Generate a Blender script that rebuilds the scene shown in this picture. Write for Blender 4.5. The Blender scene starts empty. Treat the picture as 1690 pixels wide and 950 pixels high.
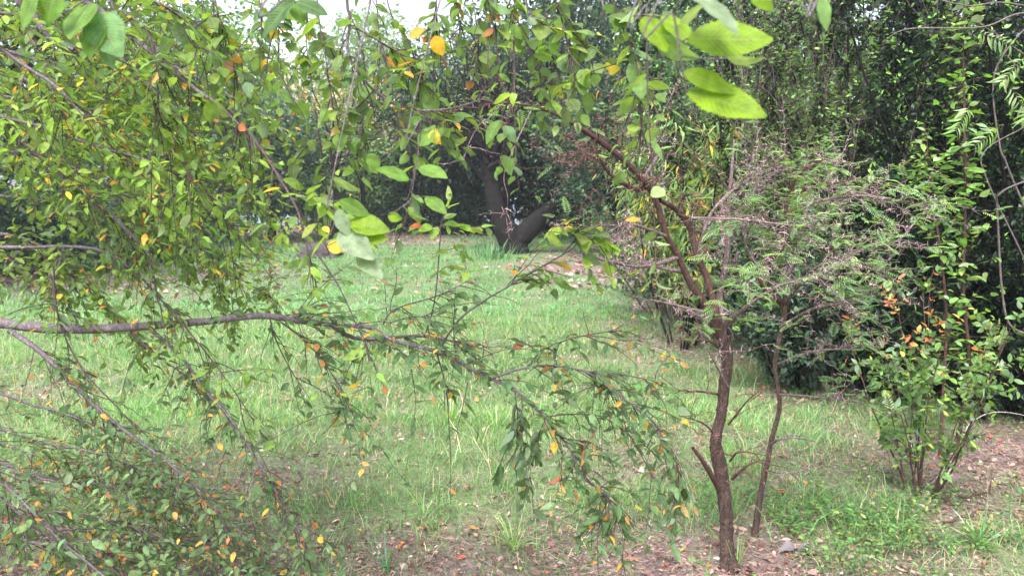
import bpy, math
import numpy as np

# ------------------------------------------------------------------ camera, sky, sun, exposure
S = bpy.context.scene
CO = S.collection
FPX, CH = 1320.0, 1.6                       # focal length in photo pixels, eye height
PITCH = math.atan((475 - 295) / FPX)
cam = bpy.data.objects.new("camera", bpy.data.cameras.new("camera"))
CO.objects.link(cam)
cam.location = (0, 0, CH)
cam.rotation_euler = (math.pi / 2 - PITCH, 0, 0)
cam.data.sensor_width = 36.0
cam.data.lens = 36.0 * FPX / 1690.0
cam.data.clip_start = 0.05
cam.data.clip_end = 1500
cam.data.dof.use_dof = True
cam.data.dof.focus_distance = 3.0
cam.data.dof.aperture_fstop = 9.0
S.camera = cam

W = bpy.data.worlds.new("World")
S.world = W
W.use_nodes = True
wn, wl = W.node_tree.nodes, W.node_tree.links
wn.clear()
SUN_EL, SUN_AZ = math.radians(58), math.radians(200)     # azimuth clockwise from +Y
sky = wn.new("ShaderNodeTexSky")
sky.sky_type = 'NISHITA'
sky.sun_disc = False
sky.sun_elevation = SUN_EL
sky.sun_rotation = SUN_AZ
sky.air_density = 1.0
sky.dust_density = 4.0
sky.ozone_density = 0.6
hs = wn.new("ShaderNodeHueSaturation")
hs.inputs["Saturation"].default_value = 0.5
bg = wn.new("ShaderNodeBackground")
bg.inputs["Strength"].default_value = 0.15
wo = wn.new("ShaderNodeOutputWorld")
wl.new(sky.outputs[0], hs.inputs["Color"])
wl.new(hs.outputs[0], bg.inputs["Color"])
wl.new(bg.outputs[0], wo.inputs["Surface"])

sun = bpy.data.objects.new("sun", bpy.data.lights.new("sun", 'SUN'))
CO.objects.link(sun)
sun.data.energy = 1.3
sun.data.angle = math.radians(20)
sun.data.color = (1.0, 0.97, 0.93)
sun.rotation_euler = (math.pi / 2 - SUN_EL, 0, -SUN_AZ + math.pi)
S.view_settings.view_transform = 'Standard'
S.view_settings.look = 'None'
S.view_settings.exposure = 1.8
S.view_settings.gamma = 1.0
try:
    S.cycles.max_bounces = 6
    S.cycles.diffuse_bounces = 4
    S.cycles.glossy_bounces = 2
    S.cycles.transmission_bounces = 4
    S.cycles.caustics_reflective = False
    S.cycles.caustics_refractive = False
except Exception:
    pass

# ------------------------------------------------------------------ helpers: projection and maths
cp, sp = math.cos(PITCH), math.sin(PITCH)
FW, UP, RT = np.array([0, cp, -sp]), np.array([0, sp, cp]), np.array([1.0, 0, 0])


def P(u, v, Y):
    """point seen at photo pixel u, v at distance Y in front of the camera"""
    d = FW + (u - 845) / FPX * RT - (v - 475) / FPX * UP
    return np.array([0, 0, CH]) + d * (Y / d[1])


def G(u, v):
    d = FW + (u - 845) / FPX * RT - (v - 475) / FPX * UP
    return np.array([0, 0, CH]) + d * (-CH / d[2])


def nrm(a):
    return a / np.maximum(np.linalg.norm(a, axis=-1, keepdims=True), 1e-9)


def rnd(seed):
    return np.random.default_rng(seed)


_lat = rnd(3).random((64, 64))


def noise2(x, y):
    """smooth value noise, 0..1"""
    xi, yi = np.floor(x).astype(int), np.floor(y).astype(int)
    fx, fy = x - xi, y - yi
    fx, fy = fx * fx * (3 - 2 * fx), fy * fy * (3 - 2 * fy)
    g = lambda a, b: _lat[a % 64, b % 64]
    return (g(xi, yi) * (1 - fx) + g(xi + 1, yi) * fx) * (1 - fy) + (g(xi, yi + 1) * (1 - fx) + g(xi + 1, yi + 1) * fx) * fy


def catmull(c, per=8):
    c = np.asarray(c, float)
    if len(c) < 3:
        t = np.linspace(0, 1, per + 1)[:, None]
        return c[0] * (1 - t) + c[-1] * t
    q = np.vstack([2 * c[0] - c[1], c, 2 * c[-1] - c[-2]])
    out = []
    for i in range(1, len(q) - 2):
        t = np.linspace(0, 1, per, endpoint=False)[:, None]
        p0, p1, p2, p3 = q[i - 1], q[i], q[i + 1], q[i + 2]
        out.append(0.5 * ((2 * p1) + (-p0 + p2) * t + (2 * p0 - 5 * p1 + 4 * p2 - p3) * t ** 2 + (-p0 + 3 * p1 - 3 * p2 + p3) * t ** 3))
    out.append(q[-2][None])
    return np.vstack(out)


class MB:
    """collects vertices, faces, a colour per vertex and a leaf uv, and links them as one mesh object"""

    def __init__(s):
        s.v, s.f, s.c, s.u, s.n = [], {3: [], 4: []}, [], [], 0

    def add(s, V, faces, col, uv=None):
        V = np.asarray(V, float).reshape(-1, 3)
        for F in faces:
            F = np.asarray(F, int)
            if len(F):
                s.f[F.shape[1]].append(F + s.n)
        s.v.append(V)
        col = np.broadcast_to(np.asarray(col, float), (len(V), 3))
        s.c.append(col)
        s.u.append(np.zeros((len(V), 2)) if uv is None else uv)
        s.n += len(V)

    def build(s, name, mat, parent=None, base=(0, 0, 0), smooth=True):
        V = np.vstack(s.v) - np.asarray(base, float)
        C = np.hstack([np.vstack(s.c), np.ones((s.n, 1))])
        U = np.vstack(s.u)
        loops, sizes = [], []
        for k in (3, 4):
            if s.f[k]:
                F = np.vstack(s.f[k])
                loops.append(F.ravel())
                sizes.append(np.full(len(F), k))
        L, Z = np.concatenate(loops), np.concatenate(sizes)
        me = bpy.data.meshes.new(name)
        me.vertices.add(len(V))
        me.vertices.foreach_set("co", V.astype(np.float32).ravel())
        me.loops.add(len(L))
        me.loops.foreach_set("vertex_index", L.astype(np.int32))
        me.polygons.add(len(Z))
        me.polygons.foreach_set("loop_start", np.concatenate([[0], np.cumsum(Z)[:-1]]).astype(np.int32))
        me.update(calc_edges=True)
        a = me.color_attributes.new("col", 'FLOAT_COLOR', 'POINT')
        a.data.foreach_set("color", C.astype(np.float32).ravel())
        uvl = me.uv_layers.new(name="leaf")
        uvl.data.foreach_set("uv", U[L].astype(np.float32).ravel())
        me.polygons.foreach_set("use_smooth", np.full(len(Z), bool(smooth)))
        me.materials.append(mat)
        o = bpy.data.objects.new(name, me)
        CO.objects.link(o)
        if parent is not None:
            o.parent = parent
        elif any(base):
            o.location = base
        return o


def tag(o, label, cat, group=None):
    o["label"] = label
    o["category"] = cat
    if group:
        o["group"] = group
    return o


def thing(name, label, cat, loc, group=None):
    o = bpy.data.objects.new(name, None)
    o.empty_display_size = 0.1
    CO.objects.link(o)
    o.location = tuple(loc)
    return tag(o, label, cat, group)


def pal(n, items, rg, jit=0.18):
    w = np.array([i[0] for i in items], float)
    c = np.array([i[1] for i in items], float)
    k = rg.choice(len(items), n, p=w / w.sum())
    out = c[k] * (1 + rg.normal(0, jit, (n, 1))) * (1 + rg.normal(0, jit * 0.35, (n, 3)))
    return np.clip(out, 0.003, 0.85)


# ------------------------------------------------------------------ tubes and growth
def tubes(mb, Pt, R, sides, col, rough=0.0, rg=None):
    """Pt (T,n,3) centre lines, R (T,n) radii"""
    Pt = np.asarray(Pt, float)
    T, n, _ = Pt.shape
    R = np.broadcast_to(R, (T, n))
    t = nrm(np.gradient(Pt, axis=1))
    mean = nrm(Pt[:, -1] - Pt[:, 0])
    ref = np.where(np.abs(mean[:, 2:3]) > 0.75, np.array([[1.0, 0.13, 0]]), np.array([[0.05, 0.1, 1.0]]))[:, None, :]
    a = nrm(np.cross(t, ref))
    b = np.cross(t, a)
    ang = np.arange(sides) / sides * 2 * math.pi
    rr = R[:, :, None, None]
    if rough and rg is not None:
        k = rg.normal(0, 1, (T, n, sides))
        k = (k + np.roll(k, 1, 1)) * 0.6
        rr = rr * (1 + rough * k[..., None])
    V = Pt[:, :, None, :] + rr * (np.cos(ang)[:, None] * a[:, :, None, :] + np.sin(ang)[:, None] * b[:, :, None, :])
    i = np.arange(n - 1)[:, None] * sides
    j = np.arange(sides)[None]
    q = np.stack([i + j, i + (j + 1) % sides, i + sides + (j + 1) % sides, i + sides + j], -1).reshape(-1, 4)
    F = (q[None] + (np.arange(T) * n * sides)[:, None, None]).reshape(-1, 4)
    c = np.asarray(col, float)
    if c.ndim == 2:
        c = np.repeat(c, n * sides, axis=0)
    uv = np.tile(np.stack([np.repeat(np.linspace(0, 1, n), sides), np.tile(ang, n)], -1), (T, 1))
    mb.add(V.reshape(-1, 3), [F], c, uv)


def grow(start, dirs, L, n, pull, wig, rg, zig=0.0):
    """pull: vector added to the heading over the whole length"""
    T = len(start)
    L = np.broadcast_to(L, (T,))
    p, d = start.copy(), nrm(dirs)
    out = [p.copy()]
    side = nrm(np.cross(d, rg.normal(0, 1, (T, 3))))
    for i in range(n - 1):
        d = nrm(d + np.asarray(pull) / (n - 1) + rg.normal(0, wig, (T, 3)) / math.sqrt(n))
        dd = nrm(d + side * zig * (1 if i % 2 else -1)) if zig else d
        p = p + dd * (L / (n - 1))[:, None]
        out.append(p.copy())
    return np.stack(out, 1)


def sample(Pt, t):
    """Pt (T,n,3), t (T,k) in 0..1 -> points and tangents (T,k,3)"""
    n = Pt.shape[1]
    x = np.clip(t, 0, 0.9999) * (n - 1)
    i = x.astype(int)
    f = (x - i)[..., None]
    r = np.arange(len(Pt))[:, None]
    a, b = Pt[r, i], Pt[r, i + 1]
    return a * (1 - f) + b * f, nrm(b - a)


# ------------------------------------------------------------------ leaf templates (length 1 along +X, upper face +Z)
def leaf_template(rows, half=0.27, fold=0.25, droop=0.25, serr=0.0, cols=1, peak=0.85, tipx=1.0, twist=0.0):
    V, uv = [], []
    nc = 2 * cols + 1
    ts = np.linspace(0, 1, rows + 2)
    for k, t in enumerate(ts):
        w = half * math.sin(math.pi * t ** peak) ** tipx
        if 0 < k <= rows and serr:
            w *= 1 + serr * (1 if k % 2 else -1)
        for j in range(nc):
            s = (j - cols) / cols
            y = s * w
            x = t + (0.012 if serr and abs(s) > 0.99 and k % 2 == 0 else 0)
            z = abs(y) * fold * (1 - 0.3 * abs(s)) - droop * t * t * 0.5 + 0.012 * math.sin(t * 22 + 3 * s) * abs(s) * (cols > 1)
            a = twist * t
            V.append((x, y * math.cos(a) - z * math.sin(a), y * math.sin(a) + z * math.cos(a)))
            uv.append((t, s))
    F4 = []
    for k in range(rows + 1):
        for j in range(nc - 1):
            a = k * nc + j
            F4.append((a, a + nc, a + nc + 1, a + 1))
    return np.array(V), np.array(F4), np.array(uv)


def diamond(half=0.27, fold=0.3):
    V = np.array([(0, 0, 0), (0.45, -half, half * fold), (1, 0, -0.06), (0.45, half, half * fold)])
    return V, np.array([(0, 1, 2), (0, 2, 3)]), np.array([(0, 0), (0.5, -1), (1, 0), (0.5, 1)])


def hexleaf(half=0.24, fold=0.3, droop=0.2):
    V = np.array([(0, 0, 0), (0.28, -half, half * fold), (0.68, -half * 0.8, half * fold - droop * 0.3), (1, 0, -droop * 0.7),
                  (0.68, half * 0.8, half * fold - droop * 0.3), (0.28, half, half * fold), (0.5, 0, -droop * 0.15)])
    F = np.array([(0, 1, 6), (1, 2, 6), (2, 3, 6), (3, 4, 6), (4, 5, 6), (5, 0, 6)])
    uv = np.array([(0, 0), (.3, -1), (.7, -1), (1, 0), (.7, 1), (.3, 1), (.5, 0)])
    return V, F, uv


LEAF_BIG = [leaf_template(26, 0.25, 0.28, 0.3, 0.055, 3, 0.8, 0.85, tw) for tw in (0.0, 0.45, -0.4)]
LEAF_MID = [leaf_template(8, 0.22, fo, dr, 0.06, 1, 0.82, 0.85, tw) for fo, dr, tw in ((0.3, 0.2, 0.3), (0.15, 0.5, -0.3), (0.5, 0.1, 0.1), (0.25, 0.8, 0.8), (0.7, 0.3, -0.7))]
LEAF_WIDE = [leaf_template(8, 0.31, fo, dr, 0.06, 1, 0.8, 0.85, tw) for fo, dr, tw in ((0.3, 0.3, 0.3), (0.15, 0.6, -0.4), (0.5, 0.2, 0.1), (0.25, 0.9, 0.8))]
LEAF_SML = [leaf_template(3, 0.25, fo, dr, 0, 1, 0.85, 0.9, tw) for fo, dr, tw in ((0.3, 0.2, 0.2), (0.15, 0.6, -0.3), (0.6, 0.1, 0.5), (0.3, 0.9, 0.9))]
LEAF_HEX = [hexleaf(), hexleaf(0.2, 0.6, 0.4), hexleaf(0.28, 0.15, 0.5)]
LEAF_DIA = [diamond(), diamond(0.34, 0.6)]
LEAF_LONG = [leaf_template(4, 0.085, 0.4, 0.9, 0, 1, 0.8, 0.9, tw) for tw in (0.4, -0.6)]
LEAF_CURL = [leaf_template(4, 0.26, 1.6, 1.1, 0, 1, 0.85, 0.9, 1.0), leaf_template(4, 0.3, -1.2, 0.9, 0, 1, 0.8, 0.9, -0.7)]


def frond(pairs=8, pin=0.34, w=0.035):
    V, F = [], []
    for i in range(pairs):
        t = 0.12 + 0.88 * i / (pairs - 1)
        ln = pin * math.sin(math.pi * min(0.97, 0.25 + 0.7 * t)) ** 0.7
        for s in (1, -1):
            a = math.radians(62 - 22 * t)
            dx, dy = math.cos(a), s * math.sin(a)
            b = len(V)
            o = np.array([t, 0, -0.15 * t * t])
            V += [tuple(o), (t + dx * ln * .5 - dy * w, dy * ln * .5 + dx * w, -0.02 - 0.15 * t * t),
                  (t + dx * ln, dy * ln, -0.09 - 0.15 * t * t), (t + dx * ln * .5 + dy * w, dy * ln * .5 - dx * w, -0.02 - 0.15 * t * t)]
            F += [(b, b + 1, b + 2), (b, b + 2, b + 3)] if s < 0 else [(b, b + 2, b + 1), (b, b + 3, b + 2)]
    b = len(V)
    V += [(0, -0.008, 0), (1, 0, -0.15), (0, 0.008, 0)]
    F += [(b, b + 1, b + 2)]
    V = np.array(V)
    return V, np.array(F), np.tile([0.5, 0.5], (len(V), 1))


FROND = [frond(), frond(9, 0.28, 0.03)]


def put_leaves(mb, templates, pos, dirs, nor, size, col, rg, wvar=0.15):
    pos = pos.reshape(-1, 3)
    N = len(pos)
    if N == 0:
        return
    X = nrm(dirs.reshape(-1, 3))
    Z = nor.reshape(-1, 3)
    Z = nrm(Z - X * np.sum(Z * X, -1, keepdims=True) + rg.normal(0, 1e-3, (N, 3)))
    Y = np.cross(Z, X)
    size = np.broadcast_to(size, (N,))
    which = rg.integers(0, len(templates), N)
    wv = 1 + rg.normal(0, wvar, N)
    zv = rg.uniform(0.4, 1.5, N)
    for k, (V, F, uv) in enumerate(templates):
        m = which == k
        M = int(m.sum())
        if not M:
            continue
        B = (V[None, :, 0:1] * X[m][:, None] + V[None, :, 1:2] * Y[m][:, None] * wv[m][:, None, None]
             + V[None, :, 2:3] * Z[m][:, None] * zv[m][:, None, None]) * size[m][:, None, None] + pos[m][:, None]
        FF = (F[None] + (np.arange(M) * len(V))[:, None, None]).reshape(-1, F.shape[1])
        mb.add(B.reshape(-1, 3), [FF], np.repeat(col[m], len(V), axis=0), np.tile(uv, (M, 1)))


def leaves_on(mb, Pt, spacing, size, templates, palette, rg, keep=1.0, t0=0.08, side=0.85, fwd=0.55, fall=0.12, up=1.0, upn=0.45, jit=0.15, opposite=False, sizevar=0.22, colfn=None):
    L = np.linalg.norm(np.diff(Pt, axis=1), axis=-1).sum(1)
    k = max(2, int(np.ceil(L.max() / spacing)))
    t = np.broadcast_to(np.linspace(t0, 1, k), (len(Pt), k)).copy()
    ok = rg.random((len(Pt), k)) < keep * np.clip(L / L.max(), 0.25, 1)[:, None]
    t += rg.normal(0, 0.25 / k, t.shape)
    if opposite:
        t = np.repeat(t, 2, 1)
        ok = np.repeat(ok, 2, 1)
    pos, tan = sample(Pt, np.clip(t, 0, 1))
    K = t.shape[1]
    ph = rg.uniform(-0.9, 0.9, (len(Pt), 1))
    upv = np.array([0, 0, 1.0])
    s = np.cross(tan, upv)
    flat = np.linalg.norm(s, axis=-1, keepdims=True)
    alt = np.stack([np.cos(ph), np.sin(ph), np.zeros_like(ph)], -1)
    s = nrm(s + alt * np.clip(0.6 - flat, 0, 1) * 2)
    sg = np.where(np.arange(K) % 2, 1.0, -1.0)[None, :, None]
    if opposite:   # each pair turned a quarter round the stem
        ax2 = nrm(np.cross(tan, s))
        q = (np.arange(K) // 2 % 2)[None, :, None]
        s = np.where(q == 0, s, ax2)
    d = s * sg * side + tan * fwd + np.array([0, 0, -fall]) + rg.normal(0, jit + 0.1, pos.shape)
    nr = upv * up + rg.normal(0, upn, pos.shape) + 0.15 * s * sg
    m = ok
    pos, d, nr = pos[m], d[m], nr[m]
    N = len(pos)
    tt = t[m]
    col = pal(N, palette, rg)
    if colfn is not None:
        col = colfn(pos, tt, col, rg)
    sz = size * np.clip(1 + rg.normal(0, sizevar, N), 0.35, 1.6) * (1 - 0.3 * np.clip(tt, 0, 1) ** 3)
    sz = sz * np.where(col[:, 0] > col[:, 1] * 1.15, .78, 1.0)
    put_leaves(mb, templates, pos, d, nr, sz, col, rg)


# ------------------------------------------------------------------ materials
def mat_new(name):
    m = bpy.data.materials.new(name)
    m.use_nodes = True
    m.node_tree.nodes.clear()
    return m, m.node_tree.nodes, m.node_tree.links


def leaf_mat(name, rough=0.5, trans=0.35, under=0.25, spec=0.35, veins=False):
    m, n, l = mat_new(name)
    at = n.new("ShaderNodeAttribute"); at.attribute_name = "col"
    geo = n.new("ShaderNodeNewGeometry")
    tc = n.new("ShaderNodeTexCoord")
    nz = n.new("ShaderNodeTexNoise"); nz.inputs["Scale"].default_value = 70 if veins else 25; nz.inputs["Detail"].default_value = 4 if veins else 2
    l.new(tc.outputs["Object"], nz.inputs["Vector"])
    mr = n.new("ShaderNodeMapRange"); mr.inputs["From Min"].default_value = 0.3; mr.inputs["From Max"].default_value = 0.7; mr.inputs["To Min"].default_value = 0.65; mr.inputs["To Max"].default_value = 1.3
    l.new(nz.outputs["Fac"], mr.inputs["Value"])
    mul = n.new("ShaderNodeMix"); mul.data_type = 'RGBA'; mul.blend_type = 'MULTIPLY'; mul.inputs[0].default_value = 1.0
    l.new(at.outputs["Color"], mul.inputs[6]); l.new(mr.outputs[0], mul.inputs[7])
    col = mul.outputs[2]
    bump = None
    if veins:
        uv = n.new("ShaderNodeUVMap"); uv.uv_map = "leaf"
        sx = n.new("ShaderNodeSeparateXYZ"); l.new(uv.outputs[0], sx.inputs[0])
        ab = n.new("ShaderNodeMath"); ab.operation = 'ABSOLUTE'; l.new(sx.outputs[1], ab.inputs[0])
        # side veins: stripes of (t - 0.25|s|)
        m1 = n.new("ShaderNodeMath"); m1.operation = 'MULTIPLY'; l.new(ab.outputs[0], m1.inputs[0]); m1.inputs[1].default_value = -0.22
        m2 = n.new("ShaderNodeMath"); m2.operation = 'ADD'; l.new(sx.outputs[0], m2.inputs[0]); l.new(m1.outputs[0], m2.inputs[1])
        m3 = n.new("ShaderNodeMath"); m3.operation = 'MULTIPLY'; l.new(m2.outputs[0], m3.inputs[0]); m3.inputs[1].default_value = 85.0
        sn = n.new("ShaderNodeMath"); sn.operation = 'SINE'; l.new(m3.outputs[0], sn.inputs[0])
        pw = n.new("ShaderNodeMapRange"); pw.inputs["From Min"].default_value = 0.75; pw.inputs["From Max"].default_value = 1.0
        l.new(sn.outputs[0], pw.inputs["Value"])
        rib = n.new("ShaderNodeMapRange"); rib.inputs["From Min"].default_value = 0.07; rib.inputs["From Max"].default_value = 0.01
        l.new(ab.outputs[0], rib.inputs["Value"])
        mx = n.new("ShaderNodeMath"); mx.operation = 'MAXIMUM'; l.new(pw.outputs[0], mx.inputs[0]); l.new(rib.outputs[0], mx.inputs[1])
        v = n.new("ShaderNodeMix"); v.data_type = 'RGBA'
        sc = n.new("ShaderNodeMath"); sc.operation = 'MULTIPLY'; l.new(mx.outputs[0], sc.inputs[0]); sc.inputs[1].default_value = 0.4
        l.new(sc.outputs[0], v.inputs[0]); l.new(col, v.inputs[6]); v.inputs[7].default_value = (0.32, 0.4, 0.16, 1)
        col = v.outputs[2]
        bump = n.new("ShaderNodeBump"); bump.inputs["Strength"].default_value = 0.35; bump.inputs["Distance"].default_value = 0.001
        l.new(mx.outputs[0], bump.inputs["Height"])
    if veins:
        fl = n.new("ShaderNodeTexNoise"); fl.inputs["Scale"].default_value = 160; fl.inputs["Detail"].default_value = 3
        l.new(tc.outputs["Object"], fl.inputs["Vector"])
        fm = n.new("ShaderNodeMapRange"); fm.inputs["From Min"].default_value = 0.66; fm.inputs["From Max"].default_value = 0.72; fm.inputs["To Max"].default_value = 0.7
        l.new(fl.outputs["Fac"], fm.inputs["Value"])
        fx = n.new("ShaderNodeMix"); fx.data_type = 'RGBA'
        l.new(fm.outputs[0], fx.inputs[0]); l.new(col, fx.inputs[6]); fx.inputs[7].default_value = (0.16, 0.085, 0.03, 1)
        col = fx.outputs[2]
    un = n.new("ShaderNodeMix"); un.data_type = 'RGBA'
    ms = n.new("ShaderNodeMath"); ms.operation = 'MULTIPLY'; l.new(geo.outputs["Backfacing"], ms.inputs[0]); ms.inputs[1].default_value = under
    l.new(ms.outputs[0], un.inputs[0]); l.new(col, un.inputs[6]); un.inputs[7].default_value = (0.42, 0.5, 0.4, 1)
    pb = n.new("ShaderNodeBsdfPrincipled")
    pb.inputs["Roughness"].default_value = rough
    pb.inputs["Specular IOR Level"].default_value = spec
    l.new(un.outputs[2], pb.inputs["Base Color"])
    tr = n.new("ShaderNodeBsdfTranslucent")
    tcx = n.new("ShaderNodeMix"); tcx.data_type = 'RGBA'; tcx.blend_type = 'MULTIPLY'; tcx.inputs[0].default_value = 1.0
    l.new(col, tcx.inputs[6]); tcx.inputs[7].default_value = (1.9, 2.0, 0.7, 1)
    l.new(tcx.outputs[2], tr.inputs["Color"])
    mixs = n.new("ShaderNodeMixShader"); mixs.inputs[0].default_value = trans
    l.new(pb.outputs[0], mixs.inputs[1]); l.new(tr.outputs[0], mixs.inputs[2])
    if bump:
        l.new(bump.outputs[0], pb.inputs["Normal"])
    out = n.new("ShaderNodeOutputMaterial")
    l.new(mixs.outputs[0], out.inputs["Surface"])
    return m


def bark_mat(name, c1, c2, scale=40, bumpd=0.004, stretch=0.25, rough=0.85):
    m, n, l = mat_new(name)
    tc = n.new("ShaderNodeTexCoord")
    mp = n.new("ShaderNodeMapping"); mp.inputs["Scale"].default_value = (1, 1, stretch)
    l.new(tc.outputs["Object"], mp.inputs["Vector"])
    nz = n.new("ShaderNodeTexNoise"); nz.inputs["Scale"].default_value = scale; nz.inputs["Detail"].default_value = 6; nz.inputs["Roughness"].default_value = 0.65
    vo = n.new("ShaderNodeTexVoronoi"); vo.feature = 'DISTANCE_TO_EDGE'; vo.inputs["Scale"].default_value = scale * 2.2
    l.new(mp.outputs[0], nz.inputs["Vector"]); l.new(mp.outputs[0], vo.inputs["Vector"])
    dist = n.new("ShaderNodeVectorMath"); dist.operation = 'MULTIPLY_ADD'; dist.inputs[1].default_value = (0.06, 0.06, 0.06)
    l.new(nz.outputs["Color"], dist.inputs[0]); l.new(mp.outputs[0], dist.inputs[2]); l.new(dist.outputs[0], vo.inputs["Vector"])
    mr = n.new("ShaderNodeMapRange"); mr.inputs["From Max"].default_value = 0.3; mr.inputs["To Min"].default_value = 0.35
    l.new(vo.outputs["Distance"], mr.inputs["Value"])
    mu = n.new("ShaderNodeMath"); mu.operation = 'MULTIPLY'; l.new(mr.outputs[0], mu.inputs[0]); l.new(nz.outputs["Fac"], mu.inputs[1])
    cr = n.new("ShaderNodeValToRGB")
    cr.color_ramp.elements[0].position = 0.15; cr.color_ramp.elements[0].color = (*c1, 1)
    cr.color_ramp.elements[1].position = 0.65; cr.color_ramp.elements[1].color = (*c2, 1)
    l.new(mu.outputs[0], cr.inputs[0])
    pb = n.new("ShaderNodeBsdfPrincipled"); pb.inputs["Roughness"].default_value = rough; pb.inputs["Specular IOR Level"].default_value = 0.25
    at = n.new("ShaderNodeAttribute"); at.attribute_name = "col"
    vm = n.new("ShaderNodeVectorMath"); vm.operation = 'SCALE'; vm.inputs["Scale"].default_value = 10.0
    l.new(at.outputs["Color"], vm.inputs[0])
    tm = n.new("ShaderNodeMix"); tm.data_type = 'RGBA'; tm.blend_type = 'MULTIPLY'; tm.inputs[0].default_value = 1
    l.new(cr.outputs[0], tm.inputs[6]); l.new(vm.outputs[0], tm.inputs[7])
    l.new(tm.outputs[2], pb.inputs["Base Color"])
    bp = n.new("ShaderNodeBump"); bp.inputs["Strength"].default_value = 0.8; bp.inputs["Distance"].default_value = bumpd
    l.new(mu.outputs[0], bp.inputs["Height"]); l.new(bp.outputs[0], pb.inputs["Normal"])
    out = n.new("ShaderNodeOutputMaterial"); l.new(pb.outputs[0], out.inputs["Surface"])
    return m


M_ELM = leaf_mat("elm_leaf", 0.55, 0.36, 0.3, 0.25, veins=True)
M_GLOSS = leaf_mat("glossy_leaf", 0.36, 0.12, 0.05, 0.3)
M_SOFT = leaf_mat("soft_leaf", 0.5, 0.35, 0.2, 0.35)
M_FAR = leaf_mat("far_leaf", 0.5, 0.25, 0.15, 0.35)
M_FEATHER = leaf_mat("feathery_leaf", 0.6, 0.35, 0.1, 0.2)
M_GRASS = leaf_mat("grass_blade", 0.45, 0.3, 0.0, 0.35)
M_DRY = leaf_mat("dry_leaf", 0.7, 0.12, 0.1, 0.2)
M_ELMBARK = bark_mat("elm_bark", (0.085, 0.065, 0.075), (0.29, 0.24, 0.275), 45, 0.002, 0.6)
M_THORNBARK = bark_mat("rough_thorn_bark", (0.022, 0.014, 0.013), (0.26, 0.17, 0.145), 60, 0.006, 0.3)
M_REDBARK = bark_mat("red_brown_bark", (0.05, 0.022, 0.02), (0.22, 0.12, 0.115), 60, 0.003, 0.4)
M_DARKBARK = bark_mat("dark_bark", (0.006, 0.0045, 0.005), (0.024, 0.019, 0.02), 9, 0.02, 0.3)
M_GREYBARK = bark_mat("grey_bark", (0.1, 0.08, 0.08), (0.3, 0.24, 0.25), 40, 0.003, 0.3)
M_TWIG = bark_mat("purple_grey_twig", (0.09, 0.055, 0.06), (0.33, 0.25, 0.26), 30, 0.001, 0.5)
M_THORN = bark_mat("pale_thorn", (0.36, 0.3, 0.3), (0.6, 0.54, 0.54), 60, 0.0005, 1.0)

# ------------------------------------------------------------------ ground: one sheet to the horizon
# patches given in world metres: (x, y, rx, ry, amount) bare earth under a cover of dead leaves
def patch(u, v, rx, ry, a):
    g = G(u, v)
    return (g[0], g[1], rx, ry, a)


BARE = [patch(1190, 930, 0.75, 0.5, 1.0), patch(1010, 880, 0.55, 0.35, 0.6), patch(620, 900, 0.9, 0.35, 0.62), patch(480, 800, 0.5, 0.35, 0.65),
        patch(250, 930, 1.0, 0.5, 0.8), patch(830, 920, 0.7, 0.25, 0.5), patch(1090, 560, 0.7, 1.0, 0.5), patch(980, 440, 1.6, 2.6, 0.95),
        patch(1130, 520, 1.0, 1.8, 0.5), patch(1650, 850, 0.45, 0.3, 0.6), patch(1660, 755, 1.0, 0.5, .9), patch(1540, 800, 0.45, 0.3, 0.8),
        patch(1330, 720, 0.3, 0.3, 0.2), patch(1270, 880, 0.4, 0.3, 0.7), patch(1430, 690, .5, 0.3, 0.3), patch(1000, 780, .5, .3, .35),
        patch(30, 660, 0.9, 0.5, 0.5), patch(620, 398, 4.0, 1.4, 0.8), patch(1400, 570, 1.4, 2.2, 0.8), patch(60, 460, 4, 2.5, 0.8)]


def grass_amount(x, y):
    b = np.zeros_like(x)
    for (cx, cy, rx, ry, a) in BARE:
        b = np.maximum(b, a * np.exp(-(((x - cx) / rx) ** 2 + ((y - cy) / ry) ** 2)))
    n1 = noise2(x * 1.1 + 7, y * 1.1 + 3)
    n2 = noise2(x * 3.7 + 17, y * 3.7 + 9)
    near = np.clip((6.0 - y) / 3.0, 0, 1) * 0.3
    edge = np.clip((y - 21.5) / 1.5, 0, 1) * 0.9 + np.clip((x - 1.9 - y * 0.16) / 1.5, 0, 1) * 0.25
    return np.clip(1.08 - b - near - edge + (n1 - 0.5) * 0.5 + (n2 - 0.5) * 0.45, 0, 1)


def ground_z(x, y):
    return (noise2(x * 0.35 + 1, y * 0.35) - 0.5) * 0.05 * np.clip(np.hypot(x, y) / 4, 0, 1) + (noise2(x * 2.3, y * 2.3 + 5) - 0.5) * 0.02


gx = np.sinh(np.linspace(-6.2, 6.2, 381)) * 0.9
gy = np.sinh(np.linspace(-6.0, 6.0, 381)) * 1.0 + 5
gx, gy = np.clip(gx, -400, 400), np.clip(gy, -380, 420)
X, Yg = np.meshgrid(gx, gy)
Z = ground_z(X, Yg)
a = grass_amount(X, Yg)
nn = noise2(X * 5, Yg * 5)[..., None]
earth = np.array([0.24, 0.175, 0.17]) * (0.7 + 0.6 * nn)
green = np.array([0.11, 0.19, 0.055]) * (0.75 + 0.5 * nn)
cg = earth * (1 - a[..., None] * 0.85) + green * a[..., None] * 0.85
g = MB()
ni, nj = X.shape
idx = np.arange(ni * nj).reshape(ni, nj)
F = np.stack([idx[:-1, :-1], idx[:-1, 1:], idx[1:, 1:], idx[1:, :-1]], -1).reshape(-1, 4)
g.add(np.stack([X, Yg, Z], -1).reshape(-1, 3), [F], cg.reshape(-1, 3))
mg, n, l = mat_new("soil")
at = n.new("ShaderNodeAttribute"); at.attribute_name = "col"
tc = n.new("ShaderNodeTexCoord")
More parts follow.
